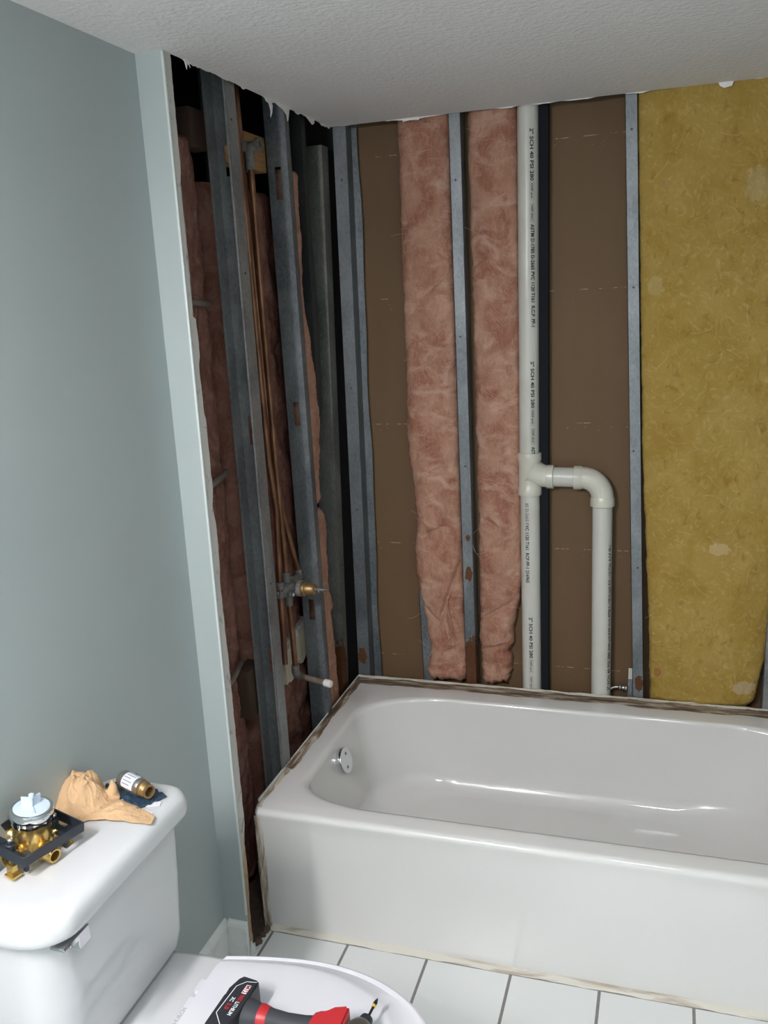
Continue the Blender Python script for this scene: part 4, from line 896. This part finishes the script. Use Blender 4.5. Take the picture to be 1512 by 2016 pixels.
for (x_, y_, rz, s, lab_) in ((0.112, -0.590, 20, 0.013, 'small folded white paper slip beside the brass fitting end'), (0.1165, -0.618, -15, 0.009, 'tiny white paper scrap at the front of the tank lid')):
    bm = bmesh.new(); bx(bm, -s, s, -s*0.6, s*0.6, 0, 0.0008); pz = obj('paper_slip', bm, plain('slip_paper', (0.72, 0.72, 0.80), 0.6), loc=(x_, y_, ZT+0.0005 if x_ < 0.114 else ZT)); pz.rotation_euler = (0, 0, R(rz)); tag(pz, lab_, 'paper slip')

# ================================================================ cordless driver on the toilet lid
ZL = 0.4322
dr = thing('cordless_driver', 'black and red cordless driver lying on the closed toilet lid', 'power tool', (0.42, -0.735, ZL))
DO = Vector((0.42, -0.735, ZL))
M_dblk = plain('driver_black_plastic', (0.02, 0.022, 0.028), 0.45); M_rub = plain('driver_grip_rubber', (0.035, 0.038, 0.045), 0.7)
M_red = plain('driver_red_plastic', (0.42, 0.025, 0.03), 0.4); M_head = plain('driver_head_metal', (0.22, 0.21, 0.19), 0.35, 0.8)
M_wht = plain('driver_white_print', (0.75, 0.75, 0.75), 0.5)
# battery: long side along the barrel direction (y)
MB = Matrix.Translation(Vector((0.326, -0.735, ZL))-DO) @ Matrix.Rotation(R(-4), 4, 'Z')
bm = bmesh.new(); prism(bm, [(-0.022, -0.060), (0.018, -0.064), (0.021, -0.02), (0.021, 0.046), (0.017, 0.053), (-0.012, 0.055), (-0.019, 0.046), (-0.019, 0.020), (-0.024, 0.010)], 0.054, MB)
bmesh.ops.bevel(bm, geom=bm.edges[:], offset=0.003, segments=3, affect='EDGES'); bat = obj('battery_pack', bm, M_dblk, dr, auto=40)
bm = bmesh.new(); zt = 0.0545
def seg(b, x0, y0, x1, y1, w_, M):
    a = Vector((x0, y0, zt)); c = Vector((x1, y1, zt)); d = (c-a).normalized(); nn = Vector((-d.y, d.x, 0))*w_/2
    q = [b.verts.new(M @ p) for p in (a-nn, a+nn, c+nn, c-nn)]; b.faces.new(q)
for s in ((0.018, 0.046, 0.000, 0.042), (0.000, 0.042, -0.012, 0.028), (-0.012, 0.028, -0.014, -0.034), (-0.014, -0.034, 0.006, -0.055)): seg(bm, *s, 0.0014, MB)
obj('white_outline', bm, M_wht, bat)
bm = bmesh.new(); q = [bm.verts.new(MB @ Vector(p)) for p in ((0.004, 0.036, zt), (0.004, 0.016, zt), (0.013, 0.016, zt), (0.013, 0.036, zt))]; bm.faces.new(q); obj('badge', bm, M_wht, bat)
def blabel(s, x_, y_, size, ln, m, dz=0.0002):
    me, wd = text_mesh(s, size); k = ln/wd
    for v in me.vertices: a = v.co.x*k; h = v.co.y; v.co = MB @ Vector((x_+h, y_-a, zt+dz))
    link('lettering', me, m, bat)
blabel('M12', 0.0085, 0.035, 0.0105, 0.018, M_red); blabel('RED', 0.009, 0.013, 0.010, 0.016, M_red); blabel('LITHIUM', 0.0085, -0.003, 0.010, 0.030, M_wht)
blabel('XC', -0.003, 0.004, 0.010, 0.010, M_wht); blabel('3.0', -0.003, -0.009, 0.011, 0.014, M_red)
def dloft(name, secs, m, nseg=26):   # secs: (x, y, z centre, ry, rz)
    bm = bmesh.new(); loft(bm, [[Vector((x, y+ry*math.copysign(abs(math.cos(a))**0.8, math.cos(a)), z+rz*math.copysign(abs(math.sin(a))**0.8, math.sin(a))))-DO for a in [2*math.pi*k/nseg for k in range(nseg)]] for x, y, z, ry, rz in secs])
    return obj(name, bm, m, dr, auto=45)
Y0 = -0.735; zc = ZL+0.027
dloft('handle', [(0.345, Y0, zc, 0.026, 0.025), (0.358, Y0, zc, 0.024, 0.024), (0.372, Y0, zc, 0.020, 0.021), (0.395, Y0, zc, 0.017, 0.018), (0.420, Y0-0.001, zc, 0.016, 0.0175), (0.450, Y0, zc, 0.017, 0.018), (0.475, Y0+0.002, zc, 0.021, 0.019)], M_rub)
dloft('red_band', [(0.372, Y0, zc, 0.0215, 0.0225), (0.376, Y0, zc, 0.0215, 0.0225), (0.384, Y0, zc, 0.0195, 0.0205), (0.388, Y0, zc, 0.0185, 0.0195)], M_red)
bm = bmesh.new(); Mz = Matrix.Translation(Vector((0, 0, zc-0.021))-Vector((DO.x, DO.y, DO.z)))
prism(bm, [(0.458, -0.785), (0.462, -0.722), (0.474, -0.712), (0.486, -0.716), (0.498, -0.704), (0.505, -0.694), (0.514, -0.690), (0.520, -0.700), (0.520, -0.785)], 0.042, Mz); bmesh.ops.bevel(bm, geom=bm.edges[:], offset=0.004, segments=3, affect='EDGES'); obj('motor_housing', bm, M_red, dr, auto=45)
bm = bmesh.new(); prism(bm, [(0.456, -0.722), (0.463, -0.712), (0.470, -0.703), (0.478, -0.702), (0.486, -0.708), (0.494, -0.706), (0.503, -0.702), (0.503, -0.722)], 0.024, Mz @ Matrix.Translation((0, 0, 0.009))); bmesh.ops.bevel(bm, geom=bm.edges[:], offset=0.003, segments=2, affect='EDGES'); obj('trigger', bm, M_rub, dr, auto=45)
hd = Vector((0.540, -0.752, zc))-DO
bm = bmesh.new(); lathe(bm, [(0.0, -0.035), (0.021, -0.035), (0.0245, -0.025), (0.0250, 0.010), (0.0230, 0.028), (0.0180, 0.040), (0.0125, 0.044), (0.0, 0.044)], 30, axisM(hd+Vector((0, 0.005, 0)), (0.08, 1, 0.0))); obj('gear_head', bm, M_head, dr, auto=40)
bm = bmesh.new(); lathe(bm, [(0.0, 0.0), (0.0105, 0.0), (0.0118, 0.004), (0.0118, 0.011), (0.0105, 0.016), (0.0070, 0.018), (0, 0.018)], 22, axisM(hd+Vector((0.004, 0.046, 0)), (0.10, 1, 0.0))); obj('chuck', bm, M_dblk, dr, auto=40)
bt = hd+Vector((0.006, 0.060, 0.0)); bd = Vector((0.10, 1, 0.06)).normalized()
bm = bmesh.new(); lathe(bm, [(0, 0), (0.0030, 0), (0.0024, 0.008), (0.0024, 0.026), (0.0036, 0.030), (0.0038, 0.036), (0.0020, 0.042), (0.0004, 0.046)], 6, axisM(bt, bd)); bit = obj('driver_bit', bm, plain('black_bit_steel', (0.05, 0.05, 0.055), 0.35, 0.7), dr)
bm = bmesh.new(); lathe(bm, [(0.0026, 0.026), (0.0034, 0.0265), (0.0034, 0.0315), (0.0030, 0.032)], 12, axisM(bt, bd), cap=False); obj('yellow_band', bm, plain('yellow_paint', (0.65, 0.42, 0.04), 0.5), bit)

# ================================================================ lamp bodies outside the picture
vl = thing('vanity_lamp', 'chrome bar lamp with three globe bulbs on the left wall', 'lamp', (-0.053, -2.00, 2.00))
box('back_plate', 0.0, 0.03, -0.36, 0.36, -0.05, 0.05, M_chrome, vl, bev=0.004)

gm = bpy.data.materials.new('lit_bulb'); gm.use_nodes = True; gb = gm.node_tree.nodes['Principled BSDF']
gb.inputs['Emission Color'].default_value = (1, 0.97, 0.93, 1); gb.inputs['Emission Strength'].default_value = 8.0
for v in VAN:
    bm = bmesh.new(); lathe(bm, [(0.0, 0.0), (0.018, 0.0), (0.018, 0.10), (0.012, 0.105), (0.0, 0.105)], 18, axisM((0.03, v[1]+2.00, 0), (1, 0, 0))); sk = obj('socket', bm, M_chrome, vl, auto=40)
    bm = bmesh.new(); bmesh.ops.create_uvsphere(bm, u_segments=20, v_segments=12, radius=0.028, matrix=Matrix.Translation((v[0]+0.053, v[1]+2.00, 0))); obj('bulb', bm, gm, sk, smooth=True)
